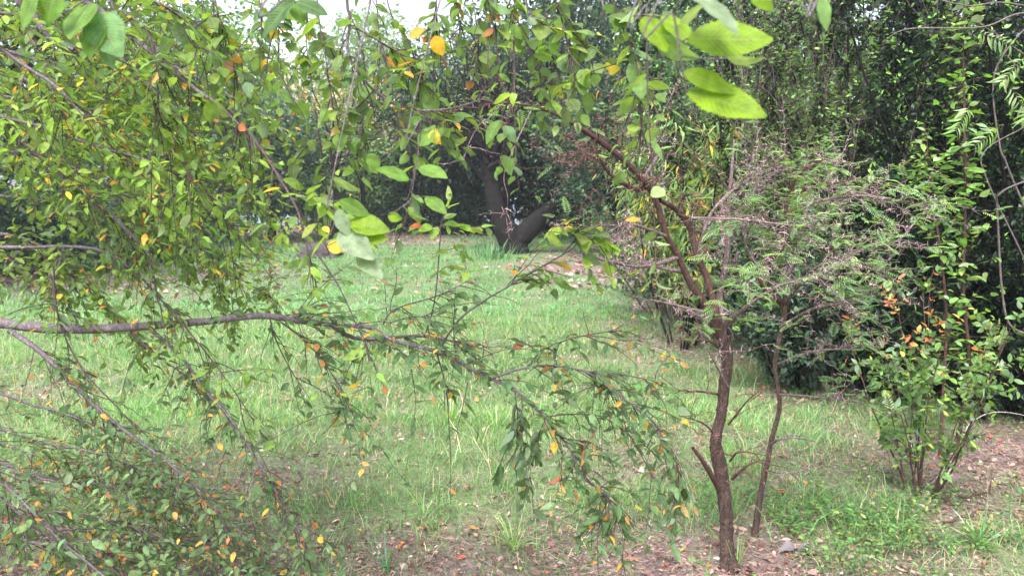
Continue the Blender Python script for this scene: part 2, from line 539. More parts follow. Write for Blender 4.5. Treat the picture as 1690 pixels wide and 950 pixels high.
nz = n.new("ShaderNodeTexNoise"); nz.inputs["Scale"].default_value = 22; nz.inputs["Detail"].default_value = 8; nz.inputs["Roughness"].default_value = 0.75
l.new(tc.outputs["Object"], nz.inputs["Vector"])
mr = n.new("ShaderNodeMapRange"); mr.inputs["From Min"].default_value = 0.3; mr.inputs["From Max"].default_value = 0.7; mr.inputs["To Min"].default_value = 0.45; mr.inputs["To Max"].default_value = 1.4
l.new(nz.outputs["Fac"], mr.inputs["Value"])
mu = n.new("ShaderNodeMix"); mu.data_type = 'RGBA'; mu.blend_type = 'MULTIPLY'; mu.inputs[0].default_value = 1
l.new(at.outputs["Color"], mu.inputs[6]); l.new(mr.outputs[0], mu.inputs[7])
pb = n.new("ShaderNodeBsdfPrincipled"); pb.inputs["Roughness"].default_value = 0.95
l.new(mu.outputs[2], pb.inputs["Base Color"])
bp = n.new("ShaderNodeBump"); bp.inputs["Distance"].default_value = 0.02
l.new(nz.outputs["Fac"], bp.inputs["Height"]); l.new(bp.outputs[0], pb.inputs["Normal"])
out = n.new("ShaderNodeOutputMaterial"); l.new(pb.outputs[0], out.inputs["Surface"])
go = g.build("ground", mg)
go["kind"] = "structure"
M_SOIL = mg


def on_ground(x, y):
    return np.stack([x, y, ground_z(x, y)], -1)


# ------------------------------------------------------------------ grass
def blades(mb, pos, h, w, lean, col, rg):
    N = len(pos)
    a = rg.uniform(0, 2 * math.pi, N)
    side = np.stack([np.cos(a), np.sin(a), 0 * a], -1)
    b = rg.uniform(0, 2 * math.pi, N)
    ln = np.stack([np.cos(b), np.sin(b), 0 * b], -1) * (lean * h)[:, None]
    z = np.array([0, 0, 1.0])
    w, h = w[:, None], h[:, None]
    V = np.stack([pos - side * w, pos + side * w,
                  pos + z * h * 0.55 + ln * 0.3 - side * w * 0.8, pos + z * h * 0.55 + ln * 0.3 + side * w * 0.8,
                  pos + z * h * 0.93 + ln], 1)
    o = (np.arange(N) * 5)[:, None]
    mb.add(V.reshape(-1, 3), [np.array([[0, 1, 3, 2]]) + o, np.array([[2, 3, 4]]) + o], np.repeat(col, 5, axis=0))


GP = [(6, (0.15, 0.29, 0.11)), (4, (0.21, 0.38, 0.16)), (2, (0.11, 0.23, 0.1)), (1.6, (0.4, 0.38, 0.22)), (1.2, (0.52, 0.44, 0.31))]
GPF = [(6, (0.14, 0.32, 0.14)), (4, (0.19, 0.4, 0.17)), (1, (0.24, 0.32, 0.16))]  # minty far lawn, lightened so a sunlit band sits in the grass colour
rg = rnd(11)
gm = MB()


def scatter_wedge(N, y0, y1, rg, power=1.0, margin=1.7):
    N = int(N * 1.2)
    y = y0 + (y1 - y0) * rg.random(N) ** power
    x = (rg.random(N) * 2 - 1) * (0.66 * y + margin)
    return x, y


for (N, y0, y1, hh, ww, pw) in ((95000, 2.6, 5.5, 0.075, 0.0014, 1.0), (120000, 5.0, 9.5, 0.07, 0.0022, 1.0), (120000, 9, 23.5, 0.06, 0.0048, 1.0)):
    x, y = scatter_wedge(N, y0, y1, rg, pw)
    a = grass_amount(x, y)
    tuft = noise2(x * 6 + 31, y * 6)
    k = rg.random(len(x)) < a * (0.12 + 1.3 * tuft ** 1.3)
    x, y, a, tuft = x[k], y[k], a[k], tuft[k]
    h = hh * rg.uniform(0.35, 1.35, len(x)) * (0.5 + 0.6 * a) * (0.5 + tuft)
    cc = pal(len(x), GP if y0 < 8 else GPF, rg, 0.16)
    cc = cc * (0.8 + 0.5 * noise2(x * 0.8 + 3, y * 0.8))[:, None]
    blades(gm, on_ground(x, y), h, ww * rg.uniform(0.6, 1.4, len(x)), rg.uniform(0.2, 1.6, len(x)), cc, rg)
# taller loose blades over the near lawn
x, y = scatter_wedge(9000, 3.2, 9.0, rg)
k = rg.random(len(x)) < grass_amount(x, y) * noise2(x * 2.2 + 5, y * 2.2) ** 1.5 * 1.6
x, y = x[k], y[k]
blades(gm, on_ground(x, y), rg.uniform(0.12, 0.26, len(x)), rg.uniform(0.0018, 0.0032, len(x)), rg.uniform(0.3, 1.3, len(x)), pal(len(x), GP, rg), rg)
gr = gm.build("grass", M_GRASS)
gr["kind"] = "stuff"

# dead straw lying on the ground
st = MB()
x, y = scatter_wedge(34000, 2.7, 9, rg, 1.3)
k = rg.random(len(x)) < 1.15 - 0.9 * grass_amount(x, y)
x, y = x[k], y[k]
p0 = on_ground(x, y) + np.array([0, 0, 0.006])
d = np.stack([rg.normal(0, 1, len(x)), rg.normal(0, 1, len(x)), rg.normal(0.05, 0.18, len(x))], -1)
pt = grow(p0, d, rg.uniform(0.04, 0.16, len(x)), 4, (0, 0, -0.3), 0.25, rg)
pt[..., 2] = np.maximum(pt[..., 2], ground_z(pt[..., 0], pt[..., 1]) + 0.003)
tubes(st, pt, np.full((len(x), 4), 0.0011), 3, pal(len(x), [(2, (0.36, 0.28, 0.22)), (1, (0.5, 0.43, 0.34)), (1, (0.22, 0.15, 0.13))], rg))
so = st.build("dead_straw", M_DRY)
so["kind"] = "stuff"

# fallen leaves: far past 300, one mass
LITTER = [(5, (0.28, 0.165, 0.15)), (4, (0.37, 0.24, 0.22)), (2, (0.5, 0.37, 0.33)), (3, (0.15, 0.075, 0.065)), (0.35, (0.62, 0.25, 0.08)), (0.3, (0.66, 0.52, 0.44)), (0.25, (0.5, 0.12, 0.08))]
lt = MB()
for (N, y0, y1, sz) in ((36000, 2.7, 6.2, 0.017), (12000, 2.7, 6.5, 0.034), (16000, 5.5, 12, 0.045), (16000, 11, 26, 0.1)):
    x, y = scatter_wedge(N, y0, y1, rg, 1.2)
    k = rg.random(len(x)) < np.clip(1.12 - grass_amount(x, y), 0.05, 1) ** 1.3
    x, y = x[k], y[k]
    d = np.stack([rg.normal(0, 1, len(x)), rg.normal(0, 1, len(x)), rg.normal(0, 0.3, len(x))], -1)
    nr_ = np.stack([rg.normal(0, .6, len(x)), rg.normal(0, .6, len(x)), np.ones(len(x))], -1)
    put_leaves(lt, (LEAF_CURL + LEAF_SML if sz == 0.034 else LEAF_HEX), on_ground(x, y) + np.array([0, 0, 0.014]) * rg.uniform(0.4, 1.8, (len(x), 1)), d, nr_, sz * rg.uniform(0.5, 1.4, len(x)), pal(len(x), LITTER, rg), rg)
lo = lt.build("leaf_litter", M_DRY, smooth=False)
lo["kind"] = "stuff"

# low broad-leaved weeds in the lower right
wd = MB()
N = 6800
cx, cy, _ = G(1400, 880)
x, y = rg.normal(cx + 0.05, 0.52, N), rg.normal(cy + 0.05, 0.33, N)
x2, y2 = scatter_wedge(14000, 2.8, 9.5, rg)
k2 = rg.random(len(x2)) < noise2(x2 * 1.6 + 40, y2 * 1.6 + 8) ** 3 * 1.2
x, y = np.concatenate([x, x2[k2]]), np.concatenate([y, y2[k2]])
k = noise2(x * 7 + 2, y * 7) > 0.42
x, y = x[k], y[k]
pz = on_ground(x, y); pz[:, 2] += rg.uniform(0.01, 0.1, len(x)) * (0.5 + noise2(x * 4, y * 4))
d = np.stack([rg.normal(0, 1, len(x)), rg.normal(0, 1, len(x)), rg.normal(0.1, 0.35, len(x))], -1)
nr_ = np.stack([rg.normal(0, .4, len(x)), rg.normal(0, .4, len(x)), np.ones(len(x))], -1)
put_leaves(wd, LEAF_HEX, pz, d, nr_, rg.uniform(0.012, 0.032, len(x)), pal(len(x), [(5, (0.11, 0.22, 0.07)), (3, (0.16, 0.3, 0.08)), (2, (0.08, 0.17, 0.07)), (0.4, (0.36, 0.38, 0.12))], rg), rg)
wdo = wd.build("ground_weeds", M_SOFT)
wdo["kind"] = "stuff"


# single tufts of strap-leaved grass
def tuft(u, v, n, h, w, col, label, seed, name="grass_tuft", cat="grass tuft", group=None, spread=0.02, lean=(0.2, 1.1)):
    rg = rnd(seed)
    b = G(u, v)
    t = thing(name, label, cat, b, group)
    m = MB()
    a = rg.uniform(0, 2 * math.pi, n)
    out_ = np.stack([np.cos(a), np.sin(a), 0 * a], -1)
    ln = rg.uniform(lean[0], lean[1], n)[:, None]
    st_ = b + out_ * rg.uniform(0, spread, (n, 1))
    pt = grow(st_, out_ * ln + np.array([0, 0, 1.0]), h * rg.uniform(0.5, 1.1, n), 7, (0, 0, -0.9), 0.12, rg)
    pt[..., 2] = np.maximum(pt[..., 2], 0.004)
    sd = np.cross(nrm(np.gradient(pt, axis=1)), out_[:, None, :])
    sd = nrm(sd)
    ww = w * np.array([0.8, 1, 1, 0.9, 0.7, 0.4, 0.05])[None, :, None]
    V = np.stack([pt - sd * ww, pt + sd * ww], 2)
    k = np.arange(6)[:, None] * 2
    q = (k + np.array([[0, 1, 3, 2]]))
    F = (q[None] + (np.arange(n) * 14)[:, None, None]).reshape(-1, 4)
    m.add(V.reshape(-1, 3), [F], np.repeat(pal(n, col, rg), 14, axis=0))
    m.build("blades", M_GRASS, t, b)
    return t


TG = [(3, (0.2, 0.36, 0.1)), (2, (0.28, 0.42, 0.16)), (1, (0.42, 0.5, 0.3))]
TB = [(3, (0.1, 0.24, 0.13)), (2, (0.14, 0.3, 0.14)), (1, (0.2, 0.34, 0.16))]
tuft(848, 905, 26, 0.22, 0.0028, TG, "star-shaped tuft of pale strap grass right below the long limb's drooping end", 1)
tuft(700, 850, 16, 0.2, 0.002, TG, "small upright grass tuft among the dead leaves at bottom centre", 2)
tuft(1615, 900, 34, 0.2, 0.004, [(3, (0.2, 0.36, 0.15)), (2, (0.34, 0.46, 0.28))], "broad strap-leaved tuft at the lower right under the hedge", 3)
tuft(1215, 935, 9, 0.26, 0.003, TG, "tall pale grass blades at the foot of the rough thorn trunk", 4, lean=(0.1, 0.5))
tuft(640, 945, 10, 0.26, 0.0035, TB, "long dark green grass blades at the bottom edge left of centre", 5, lean=(0.1, 0.6))
tuft(808, 427, 90, 0.42, 0.012, TB, "bluish clump of upright iris-like leaves at the forked tree's foot", 6, "iris_clump", "iris", spread=0.6, lean=(0.05, 0.45))
tuft(745, 705, 22, 0.3, 0.003, TG, "taller pale tuft standing in the lawn behind the hanging leafy twig", 7, lean=(0.1, 0.7))
tuft(820, 715, 20, 0.28, 0.003, TG, "wispy tuft in the lawn just right of the hanging leafy twig", 8, lean=(0.1, 0.7))
tuft(560, 700, 20, 0.26, 0.003, TG, "loose tuft in the lawn left of the hanging leafy twig", 9, lean=(0.1, 0.7))

# ------------------------------------------------------------------ background trees with clumped crowns
DARKG = [(5, (0.014, 0.032, 0.019)), (3, (0.026, 0.058, 0.03)), (1, (0.065, 0.12, 0.055))]  # dark evergreen tones, lowered further to put shade under the trees into the colour
MIDG = [(4, (0.07, 0.14, 0.045)), (3, (0.1, 0.19, 0.06)), (1, (0.16, 0.25, 0.09)), (0.3, (0.4, 0.3, 0.06))]
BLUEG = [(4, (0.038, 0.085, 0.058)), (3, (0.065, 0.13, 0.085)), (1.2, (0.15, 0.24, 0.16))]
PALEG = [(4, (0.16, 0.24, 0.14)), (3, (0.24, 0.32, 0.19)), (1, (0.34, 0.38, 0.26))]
AUTU = [(3, (0.34, 0.32, 0.16)), (2, (0.5, 0.34, 0.14)), (2, (0.28, 0.36, 0.17)), (1, (0.55, 0.28, 0.12))]


def far_tree(name, label, cat, u, Y, rx, ry, zb, zt, palette, nleaf, lsize, seed, clumps=60, clr=0.28, trunk=0.12, tmpl=None, group=None, mat=None, bark=None, lean=0.0, shell=0.55, ntr=1, drooping=0.2):
    rg = rnd(seed)
    b = P(u, 295, Y); b[2] = 0
    t = thing(name, label, cat, b, group)
    cz, rz = (zb + zt) / 2, (zt - zb) / 2
    # clump centres, denser toward the outside, uneven outline
    d = nrm(rg.normal(0, 1, (clumps, 3)))
    r = shell + (1 - shell) * rg.random((clumps, 1))
    r = r * (0.75 + 0.4 * rg.random((clumps, 1)))
    C = d * r * np.array([rx, ry, rz]) + b + np.array([lean, 0, cz])
    C[:, 2] = np.maximum(C[:, 2], 0.15)
    # trunk and limbs
    wm = MB()
    for q in range(ntr):
        off = np.array([rg.normal(0, rx * 0.25), rg.normal(0, 0.1), 0]) if ntr > 1 else 0
        top = b + np.array([lean * 0.8, 0, zb + rz * 1.2]) + off
        tp = catmull(np.array([b + off + [0, 0, -0.1], b + off + (top - b - off) * 0.35 + [rg.normal(0, .12), rg.normal(0, .1), 0], top]), 6)
        tubes(wm, tp[None], np.linspace(trunk, trunk * 0.35, len(tp))[None], 9, (0.1, 0.1, 0.1), 0.08, rg)
        nl = min(clumps, 26) // ntr
        sel = rg.choice(clumps, nl, replace=False)
        s0 = tp[rg.integers(len(tp) // 3, len(tp), nl)]
        mid = (s0 + C[sel]) / 2 + rg.normal(0, 0.12 * rx, (nl, 3)) + np.array([0, 0, 0.1])
        tt = np.linspace(0, 1, 6)[None, :, None]
        L = s0[:, None] * (1 - tt) ** 2 + 2 * mid[:, None] * tt * (1 - tt) + C[sel][:, None] * tt ** 2
        tubes(wm, L, np.linspace(trunk * 0.35, trunk * 0.08, 6)[None], 5, (0.1, 0.1, 0.1))
    wm.build("trunk", bark or M_DARKBARK, t, b)
    k = rg.integers(0, clumps, nleaf)
    cr = clr * (0.6 + 0.8 * rg.random(clumps)) * min(rx, rz)
    off = rg.normal(0, 1, (nleaf, 3))
    off = off / np.maximum(1, np.linalg.norm(off, axis=1, keepdims=True) / 1.7)
    pos = C[k] + off * cr[k][:, None] * np.array([1, 1, 0.7])
    pos[:, 2] = np.abs(pos[:, 2])
    dr = nrm(off) + rg.normal(0, 0.5, (nleaf, 3)) + np.array([0, 0, -drooping])
    nr_ = nrm(off) * 0.5 + np.array([0, 0, 0.9]) + rg.normal(0, 0.5, (nleaf, 3))
    col = pal(nleaf, palette, rg) * (0.8 + 0.4 * rg.random(clumps))[k][:, None]
    m = MB()
    put_leaves(m, tmpl or LEAF_DIA, pos, dr, nr_, lsize * rg.uniform(0.6, 1.4, nleaf), col, rg)
    m.build("crown", mat or M_FAR, t, b, smooth=False)
    return t


def ztop(v, Y):
    return P(845, v, Y)[2]


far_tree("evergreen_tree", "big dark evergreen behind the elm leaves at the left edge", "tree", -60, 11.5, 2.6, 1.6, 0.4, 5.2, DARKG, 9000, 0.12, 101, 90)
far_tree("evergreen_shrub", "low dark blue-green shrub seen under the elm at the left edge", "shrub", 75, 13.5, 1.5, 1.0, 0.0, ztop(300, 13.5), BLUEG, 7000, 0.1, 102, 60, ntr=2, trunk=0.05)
far_tree("evergreen_shrub", "low dark shrub at the lawn's left corner behind leafy twigs", "shrub", 250, 16, 1.6, 1.0, 0.0, ztop(300, 16), BLUEG, 7000, 0.11, 103, 60, ntr=2, trunk=0.05)
far_tree("garden_tree", "mid green tree rising behind the elm's upper left leaves", "tree", 230, 18, 3.0, 2.0, 1.6, 5.8, MIDG, 11000, 0.15, 104, 90)
far_tree("garden_tree", "grey-green rounded tree left of the pale sky gap", "tree", 445, 21, 2.1, 1.8, 0.5, ztop(165, 21), [(4, (0.08, 0.14, 0.1)), (3, (0.13, 0.2, 0.14)), (1, (0.22, 0.3, 0.2))], 13000, 0.13, 105, 90)
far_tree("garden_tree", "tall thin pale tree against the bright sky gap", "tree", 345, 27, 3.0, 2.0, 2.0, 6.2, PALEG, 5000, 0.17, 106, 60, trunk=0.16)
far_tree("autumn_tree", "distant tree with orange and yellow leaves below the sky gap", "tree", 520, 33, 4.2, 2.5, 1.0, ztop(125, 33), AUTU, 9000, 0.2, 107, 110, trunk=0.2)
far_tree("garden_tree", "far grey-green tree behind the top of the forked tree", "tree", 815, 30, 2.9, 2.4, 2.0, ztop(30, 30), BLUEG, 13000, 0.18, 108, 110, trunk=0.2)
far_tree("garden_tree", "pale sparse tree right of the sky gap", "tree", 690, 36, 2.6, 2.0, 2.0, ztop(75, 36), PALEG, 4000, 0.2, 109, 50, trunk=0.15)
SH = [(560, 25.5, 1.5, 255, MIDG, "leafy shrub at the lawn's far edge behind the two thin dark trunks"),
      (640, 24.5, 1.6, 235, MIDG, "tall shrub at the lawn's far edge with the pale blue wall showing"),
      (715, 24, 1.7, 205, DARKG, "dark shrub at the lawn's far edge just left of the forked tree"),
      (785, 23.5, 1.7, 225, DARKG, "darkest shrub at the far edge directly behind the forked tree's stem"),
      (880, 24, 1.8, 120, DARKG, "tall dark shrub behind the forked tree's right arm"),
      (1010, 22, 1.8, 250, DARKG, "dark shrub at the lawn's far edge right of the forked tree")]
for i, (u, Y, rx, vt, pl, lb) in enumerate(SH):
    far_tree("border_shrub", lb, "shrub", u, Y, rx, 1.1, 0.0, ztop(vt, Y), pl, 9000, 0.14, 120 + i, 80, ntr=3, trunk=0.06, group="shrubs along the far edge of the lawn")
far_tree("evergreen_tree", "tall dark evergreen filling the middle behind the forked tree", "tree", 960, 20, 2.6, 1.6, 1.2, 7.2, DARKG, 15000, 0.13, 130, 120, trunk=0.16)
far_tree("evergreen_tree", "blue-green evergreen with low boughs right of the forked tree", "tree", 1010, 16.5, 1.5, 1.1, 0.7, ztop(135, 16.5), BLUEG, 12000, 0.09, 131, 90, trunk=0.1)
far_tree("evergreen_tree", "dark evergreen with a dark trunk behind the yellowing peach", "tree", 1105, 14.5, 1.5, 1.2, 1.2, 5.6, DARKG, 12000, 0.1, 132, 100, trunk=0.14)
far_tree("evergreen_tree", "fine-leaved green tree behind the large bright leaves", "tree", 1225, 11.5, 1.6, 1.2, 0.5, 5.0, [(4, (0.06, 0.12, 0.06)), (3, (0.09, 0.17, 0.07)), (1, (0.16, 0.28, 0.08))], 17000, 0.07, 133, 120, trunk=0.09)
far_tree("evergreen_shrub", "dark shrub behind the thorny twigs at the lawn's right side", "shrub", 1170, 10.5, 1.1, 0.8, 0.0, ztop(330, 10.5), DARKG, 8000, 0.07, 134, 70, ntr=2, trunk=0.04)

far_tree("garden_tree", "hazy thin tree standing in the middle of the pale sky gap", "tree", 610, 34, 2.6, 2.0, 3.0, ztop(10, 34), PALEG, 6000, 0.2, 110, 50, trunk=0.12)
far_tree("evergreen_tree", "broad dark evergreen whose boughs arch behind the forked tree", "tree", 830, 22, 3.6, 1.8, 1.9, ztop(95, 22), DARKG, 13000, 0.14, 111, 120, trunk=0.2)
# far woods closing the horizon: one mass nobody could count
rg = rnd(140)
m = MB()
N = 52000
th = rg.uniform(-2.4, 2.4, N)
R_ = rg.uniform(40, 50, N)
x, y = np.sin(th) * R_, np.cos(th) * R_
hgt = 4.5 + 4.5 * noise2(th * 9 + 5, th * 0 + 2) + 2 * noise2(th * 40, th * 0 + 8)
gap = np.exp(-((th + 0.19) / 0.09) ** 2)
hgt = hgt * (1 - 0.7 * gap) * np.where(th < -.1, .75, 1) + 0.6
z = hgt * rg.random(N) ** 0.8
put_leaves(m, LEAF_DIA, np.stack([x, y, z], -1), rg.normal(0, 1, (N, 3)), rg.normal(0, .6, (N, 3)) + np.array([0, -0.3, 1]), rg.uniform(0.35, 0.8, N), pal(N, DARKG + MIDG + PALEG, rg), rg)
wo_ = m.build("distant_woods", M_FAR, smooth=False)
wo_["kind"] = "stuff"


# a pale blue garden wall glimpsed between the far shrubs
def box(mb, c, s, col=(0.3, 0.3, 0.3), rot=0.0):
    c, s = np.asarray(c, float), np.asarray(s, float) / 2
    V = np.array([(i, j, k) for i in (-1, 1) for j in (-1, 1) for k in (-1, 1)]) * s
    cr, sr = math.cos(rot), math.sin(rot)
    V = V @ np.array([[cr, sr, 0], [-sr, cr, 0], [0, 0, 1]]) + c
    mb.add(V, [np.array([(0, 1, 3, 2), (4, 6, 7, 5), (0, 4, 5, 1), (2, 3, 7, 6), (0, 2, 6, 4), (1, 5, 7, 3)])], col)


def plain_mat(name, col, rough=0.8, noise=0.15, scale=6):
    m, n, l = mat_new(name)
    tc = n.new("ShaderNodeTexCoord")
    nz = n.new("ShaderNodeTexNoise"); nz.inputs["Scale"].default_value = scale; nz.inputs["Detail"].default_value = 5
    l.new(tc.outputs["Object"], nz.inputs["Vector"])
    cr = n.new("ShaderNodeValToRGB")
    cr.color_ramp.elements[0].position = 0.3; cr.color_ramp.elements[0].color = (*[c * (1 - noise) for c in col], 1)
    cr.color_ramp.elements[1].position = 0.7; cr.color_ramp.elements[1].color = (*[min(1, c * (1 + noise)) for c in col], 1)
    l.new(nz.outputs["Fac"], cr.inputs[0])
    pb = n.new("ShaderNodeBsdfPrincipled"); pb.inputs["Roughness"].default_value = rough
    l.new(cr.outputs[0], pb.inputs["Base Color"])
    bp = n.new("ShaderNodeBump"); bp.inputs["Distance"].default_value = 0.004; l.new(nz.outputs["Fac"], bp.inputs["Height"]); l.new(bp.outputs[0], pb.inputs["Normal"])
    out = n.new("ShaderNodeOutputMaterial"); l.new(pb.outputs[0], out.inputs["Surface"])
    return m


M_WALL = plain_mat("blue_grey_render", (0.42, 0.55, 0.68))
M_CAP = plain_mat("wall_coping", (0.5, 0.47, 0.45))
b = P(590, 295, 27.5); b[2] = 0
t = thing("garden_wall", "pale blue wall glimpsed between the shrubs at the far edge of the lawn", "wall", b)
w = MB(); box(w, b + [0, 0, 1.1], (11, 0.2, 2.2)); w.build("wall", M_WALL, t, b, smooth=False)
w = MB(); box(w, b + [0, 0, 2.245], (11.1, 0.32, 0.09)); w.build("coping", M_CAP, t, b, smooth=False)

# two thin dark trunks and a boulder at the far left of the lawn
for (u, v, vt, r, lb, sd) in ((548, 402, 210, 0.13, "thick short dark trunk left of a slimmer one at the lawn's far edge", 151),
                              (590, 396, 190, 0.075, "slim straight dark trunk right of a thicker one at the lawn's far edge", 152)):
    rg = rnd(sd)
    b = G(u, v)
    Y = b[1]
    t = thing("thin_tree", lb, "tree", b)
    top = P(u + 8, vt, Y)
    c = catmull(np.array([b - [0, 0, .1], b + (top - b) * .35 + [0.1, 0, 0], b + (top - b) * .7 + [-.06, 0, 0], top]), 8)
    w = MB()
    tubes(w, c[None], np.linspace(r, r * .35, len(c))[None], 9, (.1, .1, .1), 0.08, rg)
    s0 = c[rg.integers(len(c) // 3, len(c), 22)]
    tw = grow(s0, rg.normal(0, 1, (22, 3)) * [1, 1, .3] + [0, 0, .8], rg.uniform(.7, 1.6, 22), 7, (0, 0, 0.1), .3, rg)
    tubes(w, tw, np.linspace(.025, .006, 7)[None], 4, (.1, .1, .1))
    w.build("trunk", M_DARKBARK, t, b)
    lf = MB()
    st2 = grow(tw[:, 2:].reshape(-1, 3), rg.normal(0, 1, (110, 3)), .5, 5, (0, 0, -.3), .3, rg)
    leaves_on(lf, st2, .07, .11, LEAF_DIA, MIDG, rg)
    lf.build("leaves", M_FAR, t, b, smooth=False)
b = G(526, 425)
rg = rnd(160)
ph, thh = np.meshgrid(np.linspace(0.02, math.pi / 2 + .2, 12), np.linspace(0, 2 * math.pi, 21)[:-1], indexing="ij")
rr = 1 + 0.18 * rg.normal(0, 1, ph.shape) * np.sin(ph)
V = np.stack([np.sin(ph) * np.cos(thh) * .42 * rr, np.sin(ph) * np.sin(thh) * .3 * rr, np.cos(ph) * .3 * rr], -1)
w = MB()
ii = np.arange(11)[:, None] * 20; jj = np.arange(20)[None]
w.add(V.reshape(-1, 3) + b, [np.stack([ii + jj, ii + 20 + jj, ii + 20 + (jj + 1) % 20, ii + (jj + 1) % 20], -1).reshape(-1, 4)], (.1, .1, .1))
tag(w.build("boulder", plain_mat("dark_stone", (0.07, 0.06, 0.06), .9, .4, 9), None, tuple(b)), "dark rounded boulder on the lawn's far left edge near two dark trunks", "boulder")

# ------------------------------------------------------------------ the forked tree
rg = rnd(200)
FY = G(848, 418)[1]
b = G(848, 418)
t = thing("forked_tree", "dark forked tree with a bare upright crown at the lawn's far side", "tree", b)


def pxl(lst, Y=None):
    return np.array([list(P(q[0], q[1], q[2] if Y is None else Y)) + [q[-1]] for q in lst])


w = MB()
for cc in ([(850, 422, .36), (848, 408, .30), (838, 385, .26), (826, 360, .2), (816, 330, .18), (811, 300, .17), (808, 280, .2), (804, 262, .17)],
           [(850, 420, .3), (855, 398, .24), (872, 380, .22), (895, 358, .2), (920, 338, .17), (950, 325, .11), (985, 290, .07)]):
    c = catmull(pxl(cc, FY), 6)
    tubes(w, c[None, :, :3], c[None, :, 3], 14, (.1, .1, .1), .07, rg)
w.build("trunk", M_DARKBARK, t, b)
w = MB()
head = P(806, 268, FY)
k = 46
s0 = head + rg.normal(0, .1, (k, 3))
dd = np.stack([rg.normal(-.15, .62, k), rg.normal(0, .5, k), np.full(k, 1.0)], -1)
A = grow(s0, dd, rg.uniform(1.3, 2.9, k), 10, (0, 0, .5), .35, rg)
tubes(w, A, np.linspace(.055, .014, 10)[None], 6, (.1, .1, .1))
B_, _ = sample(A, rg.uniform(.25, .9, (k, 9)))
tw = grow(B_.reshape(-1, 3), rg.normal(0, .8, (k * 9, 3)) + [0, 0, .9], rg.uniform(.4, 1.1, k * 9), 6, (0, 0, .2), .4, rg)
tubes(w, tw, np.linspace(.014, .005, 6)[None], 4, (.1, .1, .1))
s0 = P(930, 335, FY) + rg.normal(0, .15, (10, 3))
C_ = grow(s0, rg.normal(0, .8, (10, 3)) + [0.3, 0, .9], 1.2, 7, (0, 0, .3), .4, rg)
tubes(w, C_, np.linspace(.03, .008, 7)[None], 5, (.1, .1, .1))
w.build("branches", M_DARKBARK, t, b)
lf = MB()
leaves_on(lf, tw[tw[:, -1, 2] > ztop(190, FY)], .1, .11, LEAF_DIA, PALEG + MIDG, rg, keep=.5)
lf.build("leaves", M_FAR, t, b, smooth=False)


# ------------------------------------------------------------------ shrubs made of stems and leafy shoots
def shrub(name, label, cat, b, stems, height, spread, nshoot, shoot_len, leaf, spacing, palette, seed, tmpl=LEAF_HEX, mat=None, bark=None, stem_r=.012,
          keep=.9, tips=None, tipn=.15, outw=.9, upw=.6, opposite=True, group=None, lo=.15, foot=.25, up=.7, upn=.6, squash=1.0, gone=0.0, fall=.1, ydepth=1.0, tipfn=None, fan=.35):
    rg = rnd(seed)
    t = thing(name, label, cat, b, group)
    w = MB()
    a = rg.uniform(0, 2 * math.pi, stems)
    rr = np.sqrt(rg.random(stems))
    s0 = b + np.stack([np.cos(a) * rr * foot, np.sin(a) * rr * foot * ydepth, 0 * a - .03], -1)
    h = height * rg.uniform(.65, 1.05, stems)
    d = np.stack([np.cos(a) * rr * spread / height * 1.6, np.sin(a) * rr * spread * ydepth / height * 1.6, np.ones(stems)], -1)
    A = grow(s0, d, h, 14, (0, 0, fan), .22, rg)
    tubes(w, A, np.linspace(1, .25, 14)[None] * stem_r * rg.uniform(.6, 1.2, (stems, 1)), 6, (.1, .1, .1))
    k = max(1, nshoot // stems)
    q, tn = sample(A, rg.uniform(lo, 1, (stems, k)))
    q, tn = q.reshape(-1, 3), tn.reshape(-1, 3)
    o = rg.normal(0, 1, q.shape) * [1, 1, .35]
    L = shoot_len * rg.uniform(.35, 1.2, len(q))
    B = grow(q, nrm(o) * outw + tn * upw, L, 8, (0, 0, .25), .3, rg)
    tubes(w, B, np.linspace(1, .4, 8)[None] * stem_r * .3, 3, (.1, .1, .1))
    w.build("stems", bark or M_REDBARK, t, b)
    m = MB()
    lfB = B[rg.random(len(B)) >= gone]

    def cf(pos, tt, col, rg):
        if tips is not None:
            k = (tt > .8) & (rg.random(len(tt)) < tipn * 3)
            col = col.copy()
            col[k] = pal(int(k.sum()), tips, rg)
        if tipfn is not None:
            col = tipfn(pos, tt, col, rg)
        return col
    leaves_on(m, lfB, spacing, leaf, tmpl, palette, rg, keep=keep, opposite=opposite, colfn=cf, up=up, upn=upn, fall=fall)
    m.build("leaves", mat or M_SOFT, t, b)
    return t, A, B


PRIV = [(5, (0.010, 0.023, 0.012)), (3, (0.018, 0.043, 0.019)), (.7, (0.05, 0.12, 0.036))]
TIP = [(1, (0.26, 0.5, 0.08)), (1, (0.18, 0.38, 0.07))]
# the tall hedge on the right: separate privets that stand shoulder to shoulder
GP_ = "tall dark privets along the right side"
for i, (x, y, h, sp, lb) in enumerate(((3.05, 6.05, 3.6, 1.0, "tall dark privet with bright tips behind the slender leafy sapling"),
                                       (3.95, 5.45, 3.7, 1.0, "tall dark privet at the right edge behind the pale curved vines"),
                                       (2.65, 7.7, 4.2, 1.0, "dark privet rising between the bare twiggy bush and the nearer hedge"),
                                       (5.0, 6.3, 3.6, 1.1, "dark privet just beyond the right edge of the hedge"),
                                       (4.0, 7.7, 4.2, 1.3, "dark privet in the second row behind the right edge"))):
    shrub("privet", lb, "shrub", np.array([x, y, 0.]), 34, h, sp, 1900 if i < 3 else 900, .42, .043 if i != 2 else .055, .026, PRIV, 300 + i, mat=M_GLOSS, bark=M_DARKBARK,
          stem_r=.016, keep=.85, tips=TIP, tipn=.16, group=GP_, foot=.55, lo=.05)
